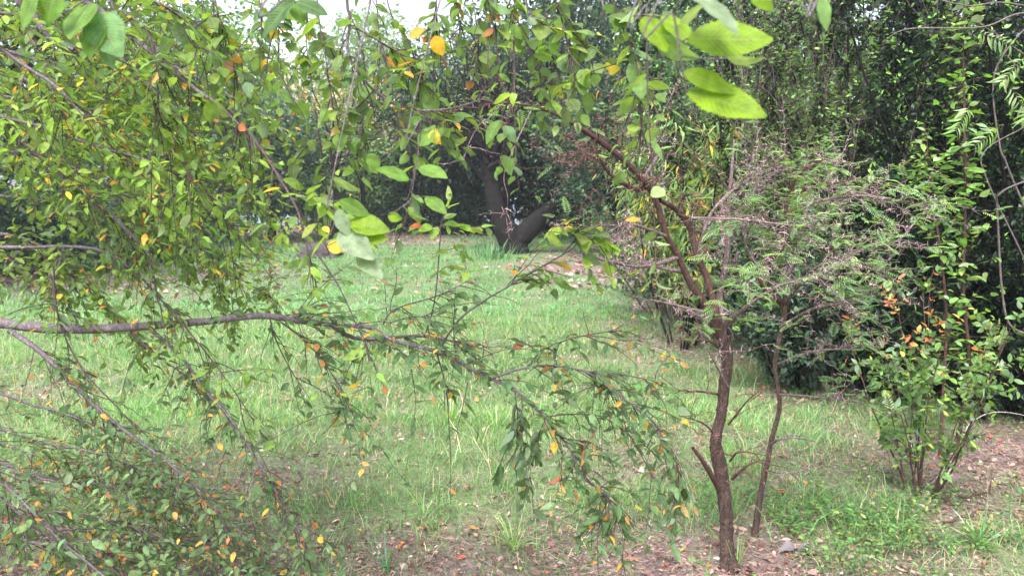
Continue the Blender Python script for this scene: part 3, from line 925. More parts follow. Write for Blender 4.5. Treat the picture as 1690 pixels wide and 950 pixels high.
# bare purple-grey twiggy bush
shrub("twiggy_bush", "tall bush of bare purple-grey upright twigs left of the dark hedge", "shrub", np.array([2.42, 6.05, 0.]), 44, 3.5, .55, 2600, .5, .032, .03,
      [(3, (0.09, 0.17, 0.06)), (2, (0.15, 0.27, 0.07)), (1, (0.24, 0.4, 0.1))], 310, mat=M_SOFT, bark=M_TWIG, stem_r=.006, keep=.6, gone=.5, upw=1.2, outw=.75, foot=.3)
# darker, lower growth at the hedge foot
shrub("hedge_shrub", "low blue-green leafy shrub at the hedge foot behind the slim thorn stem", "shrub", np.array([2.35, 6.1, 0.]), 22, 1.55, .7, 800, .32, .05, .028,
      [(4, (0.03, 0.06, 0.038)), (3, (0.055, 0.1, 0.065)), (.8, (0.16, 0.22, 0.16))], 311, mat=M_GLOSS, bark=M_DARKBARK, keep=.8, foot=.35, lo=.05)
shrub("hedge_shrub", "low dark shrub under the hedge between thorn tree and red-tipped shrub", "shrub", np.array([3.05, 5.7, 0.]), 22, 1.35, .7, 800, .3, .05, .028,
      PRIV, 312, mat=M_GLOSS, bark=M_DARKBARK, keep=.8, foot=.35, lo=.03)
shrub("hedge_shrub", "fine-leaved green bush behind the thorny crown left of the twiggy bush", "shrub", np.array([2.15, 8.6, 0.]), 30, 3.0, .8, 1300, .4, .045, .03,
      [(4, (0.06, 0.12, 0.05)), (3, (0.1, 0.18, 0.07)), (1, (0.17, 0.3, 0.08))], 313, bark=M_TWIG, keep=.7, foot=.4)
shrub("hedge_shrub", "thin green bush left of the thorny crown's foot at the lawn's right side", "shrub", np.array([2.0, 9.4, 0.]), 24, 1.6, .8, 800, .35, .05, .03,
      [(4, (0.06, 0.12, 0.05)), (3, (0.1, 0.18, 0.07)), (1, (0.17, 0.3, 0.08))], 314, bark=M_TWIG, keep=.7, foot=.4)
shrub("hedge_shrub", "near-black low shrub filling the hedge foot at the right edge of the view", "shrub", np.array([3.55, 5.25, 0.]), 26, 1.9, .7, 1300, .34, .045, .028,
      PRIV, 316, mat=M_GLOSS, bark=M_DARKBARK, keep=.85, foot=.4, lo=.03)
# peach with long hanging leaves
shrub("peach_tree", "peach tree with long hanging green and yellow leaves behind the thorn tree", "tree", np.array([1.62, 7.5, 0.]), 12, 2.15, .55, 420, .45, .12, .035,
      [(4, (0.15, 0.26, 0.09)), (3, (0.25, 0.36, 0.13)), (1.8, (0.5, 0.42, 0.06)), (.5, (0.55, 0.3, 0.06))], 315, tmpl=LEAF_LONG, bark=M_DARKBARK, keep=.8, foot=.12, lo=.3, opposite=False, fall=1.1, stem_r=.012)

# red-tipped shrub in front of the hedge
REDS = [(3, (0.7, 0.17, 0.1)), (2, (0.68, 0.3, 0.08)), (1, (0.6, 0.45, 0.1))]


def redtop(pos, tt, col, rg):
    k = (pos[:, 2] > .8 + rg.normal(0, .06, len(pos))) & (rg.random(len(pos)) < .8) & (pos[:, 0] < 2.15 + rg.normal(0, .05, len(pos)))
    k |= rg.random(len(pos)) < .004
    col = col.copy()
    col[k] = pal(int(k.sum()), REDS, rg)
    return col


YG = [(5, (0.11, 0.21, 0.065)), (3, (0.17, 0.3, 0.09)), (1, (0.24, 0.32, 0.22)), (.3, (0.45, 0.42, 0.1))]
bs = G(1518, 812)
shrub("red_tipped_shrub", "knee-high many-stemmed green shrub with orange-red leaves at its top", "shrub", bs, 15, 1.12, .3, 240, .2, .043, .028, YG, 320, tmpl=LEAF_SML, bark=M_REDBARK,
      keep=.55, foot=.07, lo=.2, stem_r=.005, tipfn=redtop, tips=[(1, (0.3, 0.45, 0.08))], tipn=.1)
b = G(1395, 815)


# tall slender saplings
def sapling(label, pts, seed, n, L, leaf, name="sapling"):
    rg = rnd(seed)
    c = catmull(pxl(pts), 6)
    b = c[0, :3].copy(); b[2] = 0
    t = thing(name, label, "sapling", b)
    w = MB()
    tubes(w, c[None, :, :3], c[None, :, 3], 7, (.1, .1, .1), .04, rg)
    q, tn = sample(c[None, :, :3], rg.uniform(.22, 1, (1, n)))
    q = q[0]
    B = grow(q, rg.normal(0, 1, (n, 3)) * [1, 1, .3] + [0, 0, .55], L * rg.uniform(.3, 1.1, n), 7, (0, 0, .2), .2, rg)
    tubes(w, B, np.linspace(.0025, .001, 7)[None], 3, (.1, .1, .1))
    w.build("stem", M_REDBARK, t, b)
    m = MB()
    leaves_on(m, B, .035, leaf, LEAF_SML, [(3, (0.17, 0.32, 0.07)), (2, (0.24, 0.4, 0.1)), (1, (0.27, 0.36, 0.2))], rg, keep=.8, fall=.25)
    m.build("leaves", M_SOFT, t, b)


sapling("tall slender sapling with light green leaves reaching above the red-tipped shrub, right stem",
        [(1575, 760, 4.55, .012), (1588, 690, 4.50, .011), (1600, 600, 4.45, .01), (1590, 480, 4.40, .009), (1593, 350, 4.35, .007), (1592, 220, 4.35, .006), (1590, 90, 4.35, .004), (1592, -40, 4.35, .002)], 330, 110, .17, .07)
sapling("shorter slender sapling with light green leaves, left of the tallest one",
        [(1550, 765, 4.45, .01), (1556, 660, 4.45, .009), (1562, 520, 4.45, .008), (1550, 400, 4.40, .006), (1535, 300, 4.40, .004), (1530, 235, 4.40, .002)], 331, 70, .15, .06)

# pale bare vines curving at the right edge
rg = rnd(340)
VI = [([(1720, 640, 4.6, .006), (1700, 560, 4.5, .006), (1660, 520, 4.5, .006), (1646, 350, 4.45, .006), (1650, 320, 4.4, .0055), (1690, 300, 4.4, .005), (1760, 280, 4.4, .004)], "pale bare vine bending in a hook at the right edge"),
      ([(1730, 700, 4.7, .006), (1715, 430, 4.5, .006), (1665, 280, 4.5, .005), (1650, 240, 4.5, .005), (1640, 130, 4.5, .0045), (1680, 60, 4.5, .004), (1740, 10, 4.5, .003)], "pale bare vine rising up the right edge past the hanging long leaves"),
      ([(1750, 600, 4.6, .005), (1700, 450, 4.55, .005), (1630, 300, 4.5, .0045), (1625, 250, 4.5, .004), (1690, 210, 4.5, .003)], "thin pale vine crossing the hooked one at the right edge")]
for (pp, lb) in VI:
    pts = pxl(pp)
    g0 = pts[0].copy(); g0[2] = 0
    c = catmull(np.vstack([g0, pts]), 8)
    w = MB()
    bb = np.array([g0[0], g0[1], 0.])
    tubes(w, c[None, :, :3], c[None, :, 3], 7, (.1, .1, .1), .03, rg)
    tag(w.build("vine", M_GREYBARK, None, tuple(bb)), lb, "vine")
# long pale twigs crossing the top right come from a small ash standing past the right edge
b = np.array([3.35, 4.3, 0.])
t = thing("ash_tree", "small ash reaching in at the top right with long narrow leaflets", "tree", b)
w = MB()
c = catmull(np.array([[*b, .03], [3.3, 4.3, 1.2, .026], [3.25, 4.25, 2.2, .022], [3.1, 4.2, 3.2, .015]]), 8)
tubes(w, c[None, :, :3], c[None, :, 3], 9, (.1, .1, .1), .05, rg)
ends = []
for pp in ([(1790, 40, 4.25, .007), (1690, 22, 4.2, .005), (1620, 45, 4.1, .004), (1500, 48, 4.1, .003), (1455, 70, 4.1, .0015)],
           [(1790, 30, 4.25, .006), (1660, 5, 4.2, .004), (1600, 10, 4.1, .003), (1530, -5, 4.1, .002)],
           [(1780, 120, 4.2, .006), (1700, 95, 4.1, .004), (1650, 60, 4.0, .003), (1625, 45, 4.0, .0015)],
           [(1790, 180, 4.2, .006), (1720, 130, 4.1, .004), (1680, 110, 4.0, .003), (1660, 90, 4.0, .0015)]):
    c = catmull(pxl(pp), 8)
    tubes(w, c[None, :, :3], c[None, :, 3], 6, (.1, .1, .1))
    ends.append(c)
w.build("branches", M_GREYBARK, t, b)
m = MB()
rg = rnd(341)
for (u, v, Y, du, dv) in ((1612, 52, 4.0, 55, 22), (1690, 95, 4.0, -35, 38), (1665, 140, 4.05, 40, 60), (1600, 175, 4.1, -22, 40), (1650, 210, 4.1, -40, 30), (1720, 150, 4.0, -30, 50)):
    r0, r1 = P(u, v, Y), P(u + du, v + dv, Y)
    n_ = 9
    tt = np.linspace(.1, 1, n_)[:, None]
    q = r0 + (r1 - r0) * tt
    ax = nrm(r1 - r0)
    sd = nrm(np.cross(ax, [0, -1, .3]))
    for s_ in (1, -1):
        put_leaves(m, LEAF_LONG, q, ax * .5 + sd * s_ + rg.normal(0, .12, (n_, 3)) + [0, 0, -.25], np.tile([0, -.6, .6], (n_, 1)) + rg.normal(0, .2, (n_, 3)), np.full(n_, .066), pal(n_, [(3, (0.2, 0.34, 0.1)), (2, (0.34, 0.42, 0.26))], rg), rg)
    tubes(m, (r0 + (r1 - r0) * np.linspace(0, 1, 5)[:, None])[None], np.full((1, 5), .0012), 3, (.2, .22, .1))
m.build("leaves", M_SOFT, t, b)
# arching dry cane near the hedge foot
rg = rnd(342)
cc = pxl([(1535, 815, 4.05, .003), (1560, 770, 4.1, .003), (1583, 735, 4.2, .0032), (1600, 700, 4.3, .003), (1640, 680, 4.4, .0026), (1700, 688, 4.5, .002), (1760, 720, 4.6, .0015)])
cc[0, 2] = 0
c = catmull(cc, 8)
w = MB(); tubes(w, c[None, :, :3], c[None, :, 3], 6, (.1, .1, .1))
bb = np.array([cc[0, 0], cc[0, 1], 0])
tag(w.build("dry_cane", M_THORN, None, tuple(bb)), "thin pale dry cane arching up beside the red-tipped shrub's foot", "cane")
# crumpled pale scrap
b = G(1325, 916)
rg = rnd(343)
m = MB()
put_leaves(m, [leaf_template(8, .3, 1.1, 1.0, .04, 2, .8, .8, .9)], np.array([b + [-.02, 0, .035], b + [-.03, .01, .03], b + [0.0, -.01, .05]]), np.array([[1, .1, -.3], [-1, .3, -.1], [.4, -.6, -.5]]), np.array([[0, -.3, 1.], [0, -.5, 1], [1, 0, .4]]), np.array([.085, .08, .06]), np.array([[.24, .22, .25], [.2, .17, .19], [.2, .14, .13]]), rg)
tag(m.build("withered_leaf", M_DRY, None, tuple(b)), "large crumpled pale grey withered leaf on the ground right of the thorn trunks", "dead leaf")
# branch litter near the hedge
for i, (u0, v0, u1, v1, lb) in enumerate(((1560, 835, 1690, 800, "thin dead stick lying on the dark litter under the hedge"), (1555, 870, 1640, 850, "short dead stick on the litter in the lower right corner"), (1090, 500, 1110, 470, "small bare dead sprig on the ground left of the thorn tree"))):
    p0, p1 = G(u0, v0), G(u1, v1)
    p0[2] = p1[2] = .02
    c = p0 + (p1 - p0) * np.linspace(0, 1, 9)[:, None] + rnd(350 + i).normal(0, .012, (9, 3))
    c[:, 2] = np.abs(c[:, 2]) + .01
    w = MB(); tubes(w, c[None], np.linspace(.006, .003, 9)[None], 5, (.1, .1, .1))
    tag(w.build("dead_stick", M_REDBARK, None, tuple(p0)), lb, "stick")


# ------------------------------------------------------------------ thorn trees
def thorns_on(mb, Pt, spacing, ln, rg, keep=.8):
    L = np.linalg.norm(np.diff(Pt, axis=1), axis=-1).sum(1)
    k = max(2, int(L.max() / spacing))
    t = np.clip(np.linspace(.05, .98, k)[None] + rg.normal(0, .2 / k, (len(Pt), k)), 0, 1)
    pos, tan = sample(Pt, t)
    ok = rg.random(t.shape) < keep
    pos, tan = pos[ok], tan[ok]
    s = nrm(np.cross(tan, rg.normal(0, 1, pos.shape)))
    for sg in (1, -1):
        e = rg.random(len(pos)) < .75
        d = nrm(s[e] * sg + tan[e] * .35 + rg.normal(0, .15, s[e].shape))
        l_ = ln * rg.uniform(.4, 1.2, int(e.sum()))[:, None]
        tubes(mb, np.stack([pos[e], pos[e] + d * l_ * .5, pos[e] + d * l_], 1), np.tile([.0016, .0011, .0003], (len(d), 1)), 3, (.28, .27, .27))


def thorn_branch(t, base, pts, seed, ntw, tl, leafy, nsub=3, thorn=True, s0=.1, mat=None, sides=8, r_t=.0022, up=.15, name="branch", rough=.05):
    rg = rnd(seed)
    c = catmull(pxl(pts), 7)
    w = MB()
    tubes(w, c[None, :, :3], c[None, :, 3], sides, (.1, .1, .1), rough, rg)
    o = None
    if ntw:
        ntw = int(ntw * ((.95 if mat is M_REDBARK else 1.3) if leafy == 0 else .75)) if ntw > 7 and name == 'branch' else ntw
        q, tn = sample(c[None, :, :3], rg.uniform(s0, 1, (1, ntw)))
        q, tn = q[0], tn[0]
        A = grow(q, rg.normal(0, 1, (ntw, 3)) * [1, .9, .55] + tn * .5 + [0, 0, up], tl * rg.uniform(.3, 1.15, ntw), 11, (0, 0, -.1), .5, rg, zig=.22)
        tubes(w, A, np.linspace(1, .4, 11)[None] * r_t, 4, (.1, .1, .1))
        nsub = 5 if leafy == 0 and nsub == 3 and mat is not M_REDBARK else nsub
        q2, tn2 = sample(A, rg.uniform(.2, .98, (ntw, nsub)))
        q2, tn2 = q2.reshape(-1, 3), tn2.reshape(-1, 3)
        B = grow(q2, rg.normal(0, .95, q2.shape) * [1, 1, .7] + tn2 * .6, tl * .45 * rg.uniform(.3, 1.2, len(q2)), 8, (0, 0, 0), .5, rg, zig=.3)
        tubes(w, B, np.linspace(1, .45, 8)[None] * r_t * .5, 3, (.1, .1, .1))
    if ntw and thorn:
        thorns_on(w, A, .035, .022, rg)
        thorns_on(w, B, .045, .018, rg, .5)
    o = w.build(name, mat or M_TWIG, t, base)
    if ntw and leafy:
        m = MB()
        FP = [(4, (0.15, 0.26, 0.12)), (3, (0.23, 0.37, 0.16)), (1, (0.3, 0.43, 0.2))]
        for Q in (A, B):
            sel = Q[rg.random(len(Q)) < leafy * .8]
            if len(sel):
                leaves_on(m, sel, .02, .058, FROND, FP, rg, keep=.85, up=1.6, upn=.2, fwd=.5, fall=.0, t0=.3)
        if m.n:
            m.build("leaves", M_FEATHER, o, base)
    return c


b = G(1203, 935)
Yt = b[1]
t = thing("thorn_tree", "rough-barked thorn tree with a bare spiny crown leaning left", "tree", b)
TR = [(1206, 965, Yt, 0.0600), (1204, 940, Yt, 0.0480), (1201, 920, Yt, 0.0317), (1199, 890, Yt, 0.0273), (1199, 860, Yt, 0.0264), (1195, 820, Yt, 0.0277), (1192, 790, Yt, 0.0260), (1187, 762, Yt, 0.0282), (1181, 735, Yt, 0.0238), (1183, 715, Yt, 0.0220), (1191, 680, Yt, 0.0202), (1195, 640, Yt, 0.0216), (1200, 600, Yt, 0.0220), (1198, 572, Yt, 0.0246), (1188, 545, Yt, 0.0202)]
rg = rnd(400)
c = catmull(pxl(TR), 14)
w = MB(); tubes(w, c[None, :, :3], c[None, :, 3], 26, (.1, .1, .1), .075, rg)
w.build("trunk", M_THORNBARK, t, b)
ML = [(1190, 556, Yt, .022), (1165, 505, Yt, .017), (1140, 468, Yt - .03, .0135), (1120, 425, Yt - .06, .0125), (1098, 385, Yt - .1, .012), (1086, 340, Yt - .12, .0115), (1068, 305, Yt - .15, .0115), (1035, 270, Yt - .2, .0095), (1000, 240, Yt - .25, .01), (960, 213, Yt - .3, .008), (920, 190, Yt - .35, .006), (880, 176, Yt - .4, .0045), (830, 170, Yt - .45, .003), (790, 176, Yt - .5, .0015)]
thorn_branch(t, b, ML, 401, 26, .42, .0, s0=.3, mat=M_REDBARK, sides=12)
thorn_branch(t, b, [(1188, 550, Yt, .022), (1178, 500, Yt + .03, .015), (1165, 455, Yt + .05, .013), (1150, 420, Yt + .05, .013), (1138, 375, Yt + .05, .012), (1115, 345, Yt + .02, .011), (1088, 330, Yt - .1, .009)], 402, 12, .4, 0, mat=M_REDBARK, sides=10)
thorn_branch(t, b, [(1192, 548, Yt, .02), (1188, 490, Yt + .1, .014), (1200, 420, Yt + .15, .012), (1203, 350, Yt + .2, .011), (1207, 290, Yt + .2, .007), (1212, 230, Yt + .25, .003)], 403, 22, .4, .06, mat=M_TWIG, sides=9)
thorn_branch(t, b, [(1066, 308, Yt - .15, .012), (1048, 312, Yt - .1, .009), (1010, 290, Yt - .15, .007), (985, 255, Yt - .2, .005), (975, 240, Yt - .2, .002)], 404, 12, .4, 0, mat=M_REDBARK)
thorn_branch(t, b, [(1120, 425, Yt - .06, .01), (1060, 440, Yt - .2, .006), (1000, 430, Yt - .35, .0045), (965, 415, Yt - .4, .0015)], 405, 7, .24, 0)
thorn_branch(t, b, [(1100, 390, Yt - .1, .008), (1040, 370, Yt - .25, .005), (1000, 385, Yt - .35, .0015)], 406, 7, .22, 0)
thorn_branch(t, b, [(1130, 450, Yt - .03, .009), (1070, 435, Yt + .1, .006), (1030, 400, Yt + .2, .004), (1010, 395, Yt + .3, .002)], 407, 8, .3, 0)
thorn_branch(t, b, [(1180, 520, Yt, .01), (1120, 505, Yt - .2, .005), (1070, 495, Yt - .25, .003), (1056, 508, Yt - .3, .0015)], 408, 5, .2, .1, nsub=2)
thorn_branch(t, b, [(1150, 425, Yt + .05, .009), (1175, 350, Yt + .1, .006), (1230, 300, Yt + .2, .005), (1300, 270, Yt + .25, .002)], 409, 14, .4, .05)
thorn_branch(t, b, [(1140, 360, Yt + .05, .007), (1220, 362, Yt - .05, .005), (1290, 370, Yt - .1, .003), (1340, 372, Yt - .15, .0015)], 410, 12, .35, .1)
thorn_branch(t, b, [(1060, 300, Yt - .15, .008), (1085, 250, Yt - .1, .005), (1070, 200, Yt - .1, .0025)], 411, 7, .3, 0)
thorn_branch(t, b, [(1190, 545, Yt, .015), (1170, 530, Yt + .1, .006), (1110, 500, Yt + .4, .004), (1080, 485, Yt + .6, .002)], 412, 6, .3, .05)
thorn_branch(t, b, [(1192, 540, Yt, .014), (1240, 500, Yt - .15, .007), (1290, 470, Yt - .2, .005), (1350, 460, Yt - .3, .002)], 413, 18, .38, .22)
thorn_branch(t, b, [(830, 170, Yt - .45, .003), (806, 196, Yt - .5, .0025), (790, 208, Yt - .5, .0022), (775, 235, Yt - .5, .002), (764, 266, Yt - .5, .001)], 414, 3, .12, 0, nsub=1)
thorn_branch(t, b, [(880, 176, Yt - .4, .003), (850, 240, Yt - .5, .0022), (832, 290, Yt - .52, .002), (838, 325, Yt - .52, .0015), (836, 352, Yt - .5, .001)], 415, 3, .12, 0, nsub=1)
# low dead spurs on the trunk
for i, pp in enumerate(([(1190, 812, Yt, .013), (1175, 785, Yt - .05, .011), (1158, 758, Yt - .1, .009), (1143, 738, Yt - .12, .006)],
                        [(1187, 650, Yt, .006), (1150, 645, Yt - .1, .004), (1130, 648, Yt - .15, .002)],
                        [(1190, 577, Yt, .006), (1168, 562, Yt - .1, .004), (1130, 562, Yt - .15, .002)],
                        [(1208, 790, Yt - .03, .007), (1228, 772, Yt - .1, .005), (1250, 762, Yt - .12, .003), (1300, 772, Yt - .2, .0015)],
                        [(1183, 720, Yt, .005), (1160, 698, Yt - .1, .0035), (1120, 685, Yt - .15, .0015)],
                        [(1202, 700, Yt - .03, .005), (1235, 660, Yt - .1, .003), (1260, 640, Yt - .12, .0015)],
                        [(1205, 760, Yt - .03, .005), (1220, 745, Yt - .1, .004), (1260, 750, Yt - .12, .0015)])):
    thorn_branch(t, b, pp, 420 + i, 0 if i == 0 else 7, .2, 0, nsub=2, mat=M_REDBARK, name="spur", sides=9, r_t=.0016)
thorn_branch(t, b, [(1203, 640, Yt - .02, .004), (1180, 600, Yt - .12, .003), (1165, 570, Yt - .15, .0015)], 428, 6, .3, .0, nsub=2, name="spur")

b2 = G(1245, 882)
Y2 = b2[1]
t2 = thing("thorn_tree", "slim thorn tree with feathery green leaves right of the rough trunk", "tree", b2)
c = catmull(pxl([(1243, 905, Y2, 0.0320), (1246, 880, Y2, 0.0180), (1250, 850, Y2, 0.0143), (1257, 805, Y2, 0.0127), (1266, 765, Y2, 0.0115), (1272, 730, Y2, 0.0111), (1286, 675, Y2, 0.0103), (1284, 640, Y2, 0.0098), (1279, 600, Y2, 0.0098), (1290, 540, Y2, 0.0094), (1296, 500, Y2, 0.0090), (1290, 450, Y2, 0.0082)]), 10)
w = MB(); tubes(w, c[None, :, :3], c[None, :, 3], 12, (.1, .1, .1), .05, rg)
w.build("trunk", M_THORNBARK, t2, b2)
LB = [([(1290, 500, Y2, .013), (1265, 480, Y2 - .1, .012), (1255, 445, Y2 - .12, .011), (1285, 415, Y2 - .1, .01), (1302, 385, Y2 - .1, .01), (1297, 350, Y2 - .12, .009), (1310, 300, Y2 - .12, .006), (1345, 265, Y2 - .15, .003)], 40, .36, .45),
      ([(1298, 350, Y2 - .1, .007), (1340, 335, Y2 - .2, .006), (1390, 325, Y2 - .25, .005), (1450, 325, Y2 - .3, .004), (1530, 345, Y2 - .35, .0015)], 34, .34, .5),
      ([(1290, 470, Y2, .01), (1340, 455, Y2 + .05, .008), (1385, 437, Y2 + .1, .007), (1430, 408, Y2 + .1, .006), (1480, 398, Y2 + .1, .004), (1520, 355, Y2 + .15, .0015)], 30, .34, .3),
      ([(1290, 470, Y2, .009), (1310, 430, Y2 + .2, .007), (1330, 350, Y2 + .3, .005), (1370, 290, Y2 + .3, .004), (1400, 235, Y2 + .35, .0015)], 36, .36, .4),
      ([(1288, 540, Y2, .008), (1340, 510, Y2 - .2, .006), (1390, 500, Y2 - .25, .005), (1440, 490, Y2 - .2, .002)], 26, .34, .4),
      ([(1284, 600, Y2, .006), (1340, 580, Y2 - .1, .005), (1400, 575, Y2 - .1, .004), (1460, 570, Y2 - .1, .0015)], 20, .3, .35),
      ([(1283, 650, Y2, .005), (1350, 655, Y2 - .1, .004), (1420, 665, Y2 - .1, .003), (1470, 690, Y2, .0015)], 12, .26, .3),
      ([(1255, 450, Y2 - .12, .007), (1230, 400, Y2 - .2, .005), (1240, 330, Y2 - .2, .004), (1260, 280, Y2 - .2, .0015)], 26, .34, .35),
      ([(1296, 500, Y2, .007), (1350, 440, Y2 - .35, .005), (1420, 440, Y2 - .4, .003), (1470, 460, Y2 - .4, .0015)], 24, .32, .35),
      ([(1270, 735, Y2, .006), (1285, 725, Y2 - .08, .005), (1310, 722, Y2 - .1, .004), (1345, 728, Y2 - .1, .0015)], 2, .15, 0),
      ([(1262, 775, Y2, .005), (1300, 780, Y2 - .1, .004), (1345, 772, Y2 - .1, .0015)], 3, .15, 0)]
for i, (pp, n_, tl, lfy) in enumerate(LB):
    thorn_branch(t2, b2, pp, 440 + i, n_, tl * .78, lfy, mat=M_TWIG if i else M_REDBARK, s0=.2)
# a few leafy twig sprays of the first tree near the fork
rg = rnd(460)
m = MB()
for (u, v, Y, n_, sd) in ((1215, 525, Yt - .12, 26, .05), (1150, 500, Yt - .1, 12, .05), (1240, 445, Yt - .2, 14, .05), (820, 176, Yt - .45, 10, .06), (900, 170, Yt - .4, 20, .1), (960, 180, Yt - .3, 16, .1), (1050, 300, Yt, 10, .12)):
    q = P(u, v, Y) + rg.normal(0, sd, (n_, 3)) * [1.6, 1, .6]
    put_leaves(m, FROND, q, rg.normal(0, 1, (n_, 3)) * [1, .8, .3], rg.normal(0, .3, (n_, 3)) + [0, -.25, 1], rg.uniform(.05, .085, n_), pal(n_, [(3, (0.17, 0.29, 0.1)), (2, (0.24, 0.38, 0.13))], rg), rg)
m.build("leaves", M_FEATHER, t, b)

# ------------------------------------------------------------------ the elm: trunk past the left edge, long limbs across the picture
TX, TY = -2.55, 2.75
eb = np.array([TX, TY, 0.])
elm = thing("elm_tree", "elm whose long grey limb and drooping leafy branches cross the near left", "tree", eb)
rg = rnd(500)
c = catmull(np.array([[TX, TY, -.1, .16], [TX, TY, .3, .12], [TX + .05, TY, 1.2, .1], [TX - .02, TY - .05, 2.2, .085], [TX + .1, TY - .1, 3.2, .06], [TX + .1, TY - .1, 4.0, .03]]), 8)
w = MB(); tubes(w, c[None, :, :3], c[None, :, 3], 18, (.1, .1, .1), .05, rg)
w.build("trunk", M_ELMBARK, elm, eb)
OVER = catmull(np.array([[TX + .02, TY - .05, 2.3, .05], [-1.7, 2.3, 2.62, .04], [-.9, 1.95, 2.72, .03], [0, 1.6, 2.68, .022], [.5, 1.1, 2.5, .015], [.75, .7, 2.25, .008]]), 8)
w = MB(); tubes(w, OVER[None, :, :3], OVER[None, :, 3], 10, (.1, .1, .1), .03, rg)
w.build("branch", M_ELMBARK, elm, eb)

ELM = [(6, (0.1, 0.17, 0.04)), (6, (0.15, 0.245, 0.05)), (3, (0.23, 0.33, 0.06)), (2, (0.11, 0.19, 0.09)), (.5, (0.5, 0.38, 0.05)), (.6, (0.6, 0.28, 0.04)), (.3, (0.4, 0.12, 0.05))]
ELMB = [(6, (0.165, 0.27, 0.045)), (6, (0.24, 0.36, 0.06)), (3, (0.11, 0.19, 0.055)), (.7, (0.6, 0.42, 0.04)), (.7, (0.6, 0.28, 0.04)), (.3, (0.4, 0.12, 0.05))]
ELMD = [(7, (0.09, 0.165, 0.075)), (5, (0.12, 0.21, 0.09)), (2, (0.17, 0.25, 0.14)), (1.0, (0.58, 0.34, 0.06)), (1.2, (0.55, 0.23, 0.08)), (.5, (0.36, 0.1, 0.06))]


def elm_branch(pts, seed, ntw, tl, leaf, palette, nsub=3, droop=-.55, s0=.1, tmpl=None, join=None, spacing=.03, keep=.75, endleaf=True, tr=.0016, sidex=0.0, twy=.8, upn=.33, up=1.0, fall=.12, tz=-.15):
    rg = rnd(seed)
    q = pxl(pts)
    if join == "trunk":
        zz = min(max(q[0, 2] + .25, .5), 3.6)
        q = np.vstack([[TX + .03, TY, zz, q[0, 3] * 1.4], q])
    elif join == "over":
        k = np.argmin(np.linalg.norm(OVER[:, :2] - q[0, :2], axis=1))
        q = np.vstack([[*OVER[k, :3], min(OVER[k, 3], q[0, 3] * 1.6)], q])
    c = catmull(q, 8)
    w = MB()
    tubes(w, c[None, :, :3], c[None, :, 3], 12 if c[0, 3] > .01 else 7, (.1, .1, .1) if c[0, 3] > .003 else (.065, .055, .055), .04, rg)
    m = MB()
    tmpl = tmpl or LEAF_MID
    C3 = c[None, :, :3]
    if endleaf:
        # the thin outer end carries leaves of its own
        thin = np.where(c[:, 3] < .0035)[0]
        if len(thin) > 4:
            leaves_on(m, C3[:, thin[0]:], spacing * 1.15, leaf, tmpl, palette, rg, keep=.8, up=up, upn=upn, fall=fall)
    if ntw:
        s, tn = sample(C3, rg.uniform(s0, 1, (1, ntw)))
        s, tn = s[0], tn[0]
        sd = nrm(np.cross(tn, [0, 0, 1.0])) * np.where(rg.random((ntw, 1)) < .5, 1, -1)
        A = grow(s, tn * .7 + sd * .55 + rg.normal(0, .45, (ntw, 3)) * [1, twy, .8] + [sidex, 0, tz], tl * rg.uniform(.3, 1.15, ntw), 9, (0, 0, droop), .28, rg)
        tubes(w, A, np.linspace(1, .4, 9)[None] * tr, 4, (.06, .05, .05))
        leaves_on(m, A, spacing, leaf, tmpl, palette, rg, keep=keep, up=up, upn=upn, fall=fall)
        if nsub:
            s2, tn2 = sample(A, rg.uniform(.1, .85, (ntw, nsub)))
            s2, tn2 = s2.reshape(-1, 3), tn2.reshape(-1, 3)
            B = grow(s2, tn2 * .7 + rg.normal(0, .6, s2.shape), tl * .45 * rg.uniform(.3, 1.2, len(s2)), 6, (0, 0, droop * .7), .28, rg)
            tubes(w, B, np.linspace(1, .5, 6)[None] * tr * .55, 3, (.06, .05, .05))
            leaves_on(m, B, spacing, leaf * .9, tmpl, palette, rg, keep=keep, up=up, upn=upn, fall=fall)
    o = w.build("branch", M_ELMBARK, elm, eb)
    if m.n:
        m.build("leaves", M_ELM, o, eb)
    return c, o


D = ELMD
DL = [(6, (0.13, 0.215, 0.1)), (5, (0.17, 0.27, 0.12)), (3, (0.22, 0.31, 0.18)), (.8, (0.6, 0.36, 0.07)), (.9, (0.58, 0.26, 0.1)), (.4, (0.4, 0.12, 0.08))]
# main limb and what it carries
elm_branch([(-100, 527, 2.6, .019), (0, 533, 2.55, .0165), (60, 540, 2.5, .016), (150, 543, 2.48, .0145), (250, 537, 2.45, .0125), (340, 530, 2.42, .011), (430, 521, 2.4, .0098), (500, 530, 2.4, .0092), (560, 537, 2.38, .0075), (610, 540, 2.35, .0068), (650, 562, 2.33, .0062), (720, 580, 2.3, .0056), (790, 615, 2.25, .005), (850, 645, 2.2, .0044), (900, 690, 2.2, .0038), (940, 740, 2.18, .0032), (965, 790, 2.15, .003), (1000, 812, 2.15, .0024), (1003, 840, 2.15, .0018), (985, 865, 2.15, .001)],
           501, 70, .26, .039, D, 2, -.4, s0=.3, join="trunk", keep=.65, endleaf=False, tmpl=LEAF_MID, tz=.2)
elm_branch([(548, 537, 2.38, .006), (565, 550, 2.4, .0058), (600, 560, 2.44, .0055), (650, 556, 2.46, .005), (700, 555, 2.48, .0042), (745, 562, 2.5, .0035), (800, 570, 2.52, .0015)], 502, 20, .26, .039, D, 2, keep=.55)
elm_branch([(725, 583, 2.3, .0035), (735, 560, 2.28, .0032), (760, 525, 2.25, .003), (800, 495, 2.22, .0028), (833, 476, 2.2, .0026), (880, 448, 2.18, .0024), (925, 422, 2.15, .002), (950, 405, 2.13, .0016), (945, 385, 2.12, .001)], 503, 12, .2, .05, ELM, 1, -.3, s0=.4, keep=.75, endleaf=False)
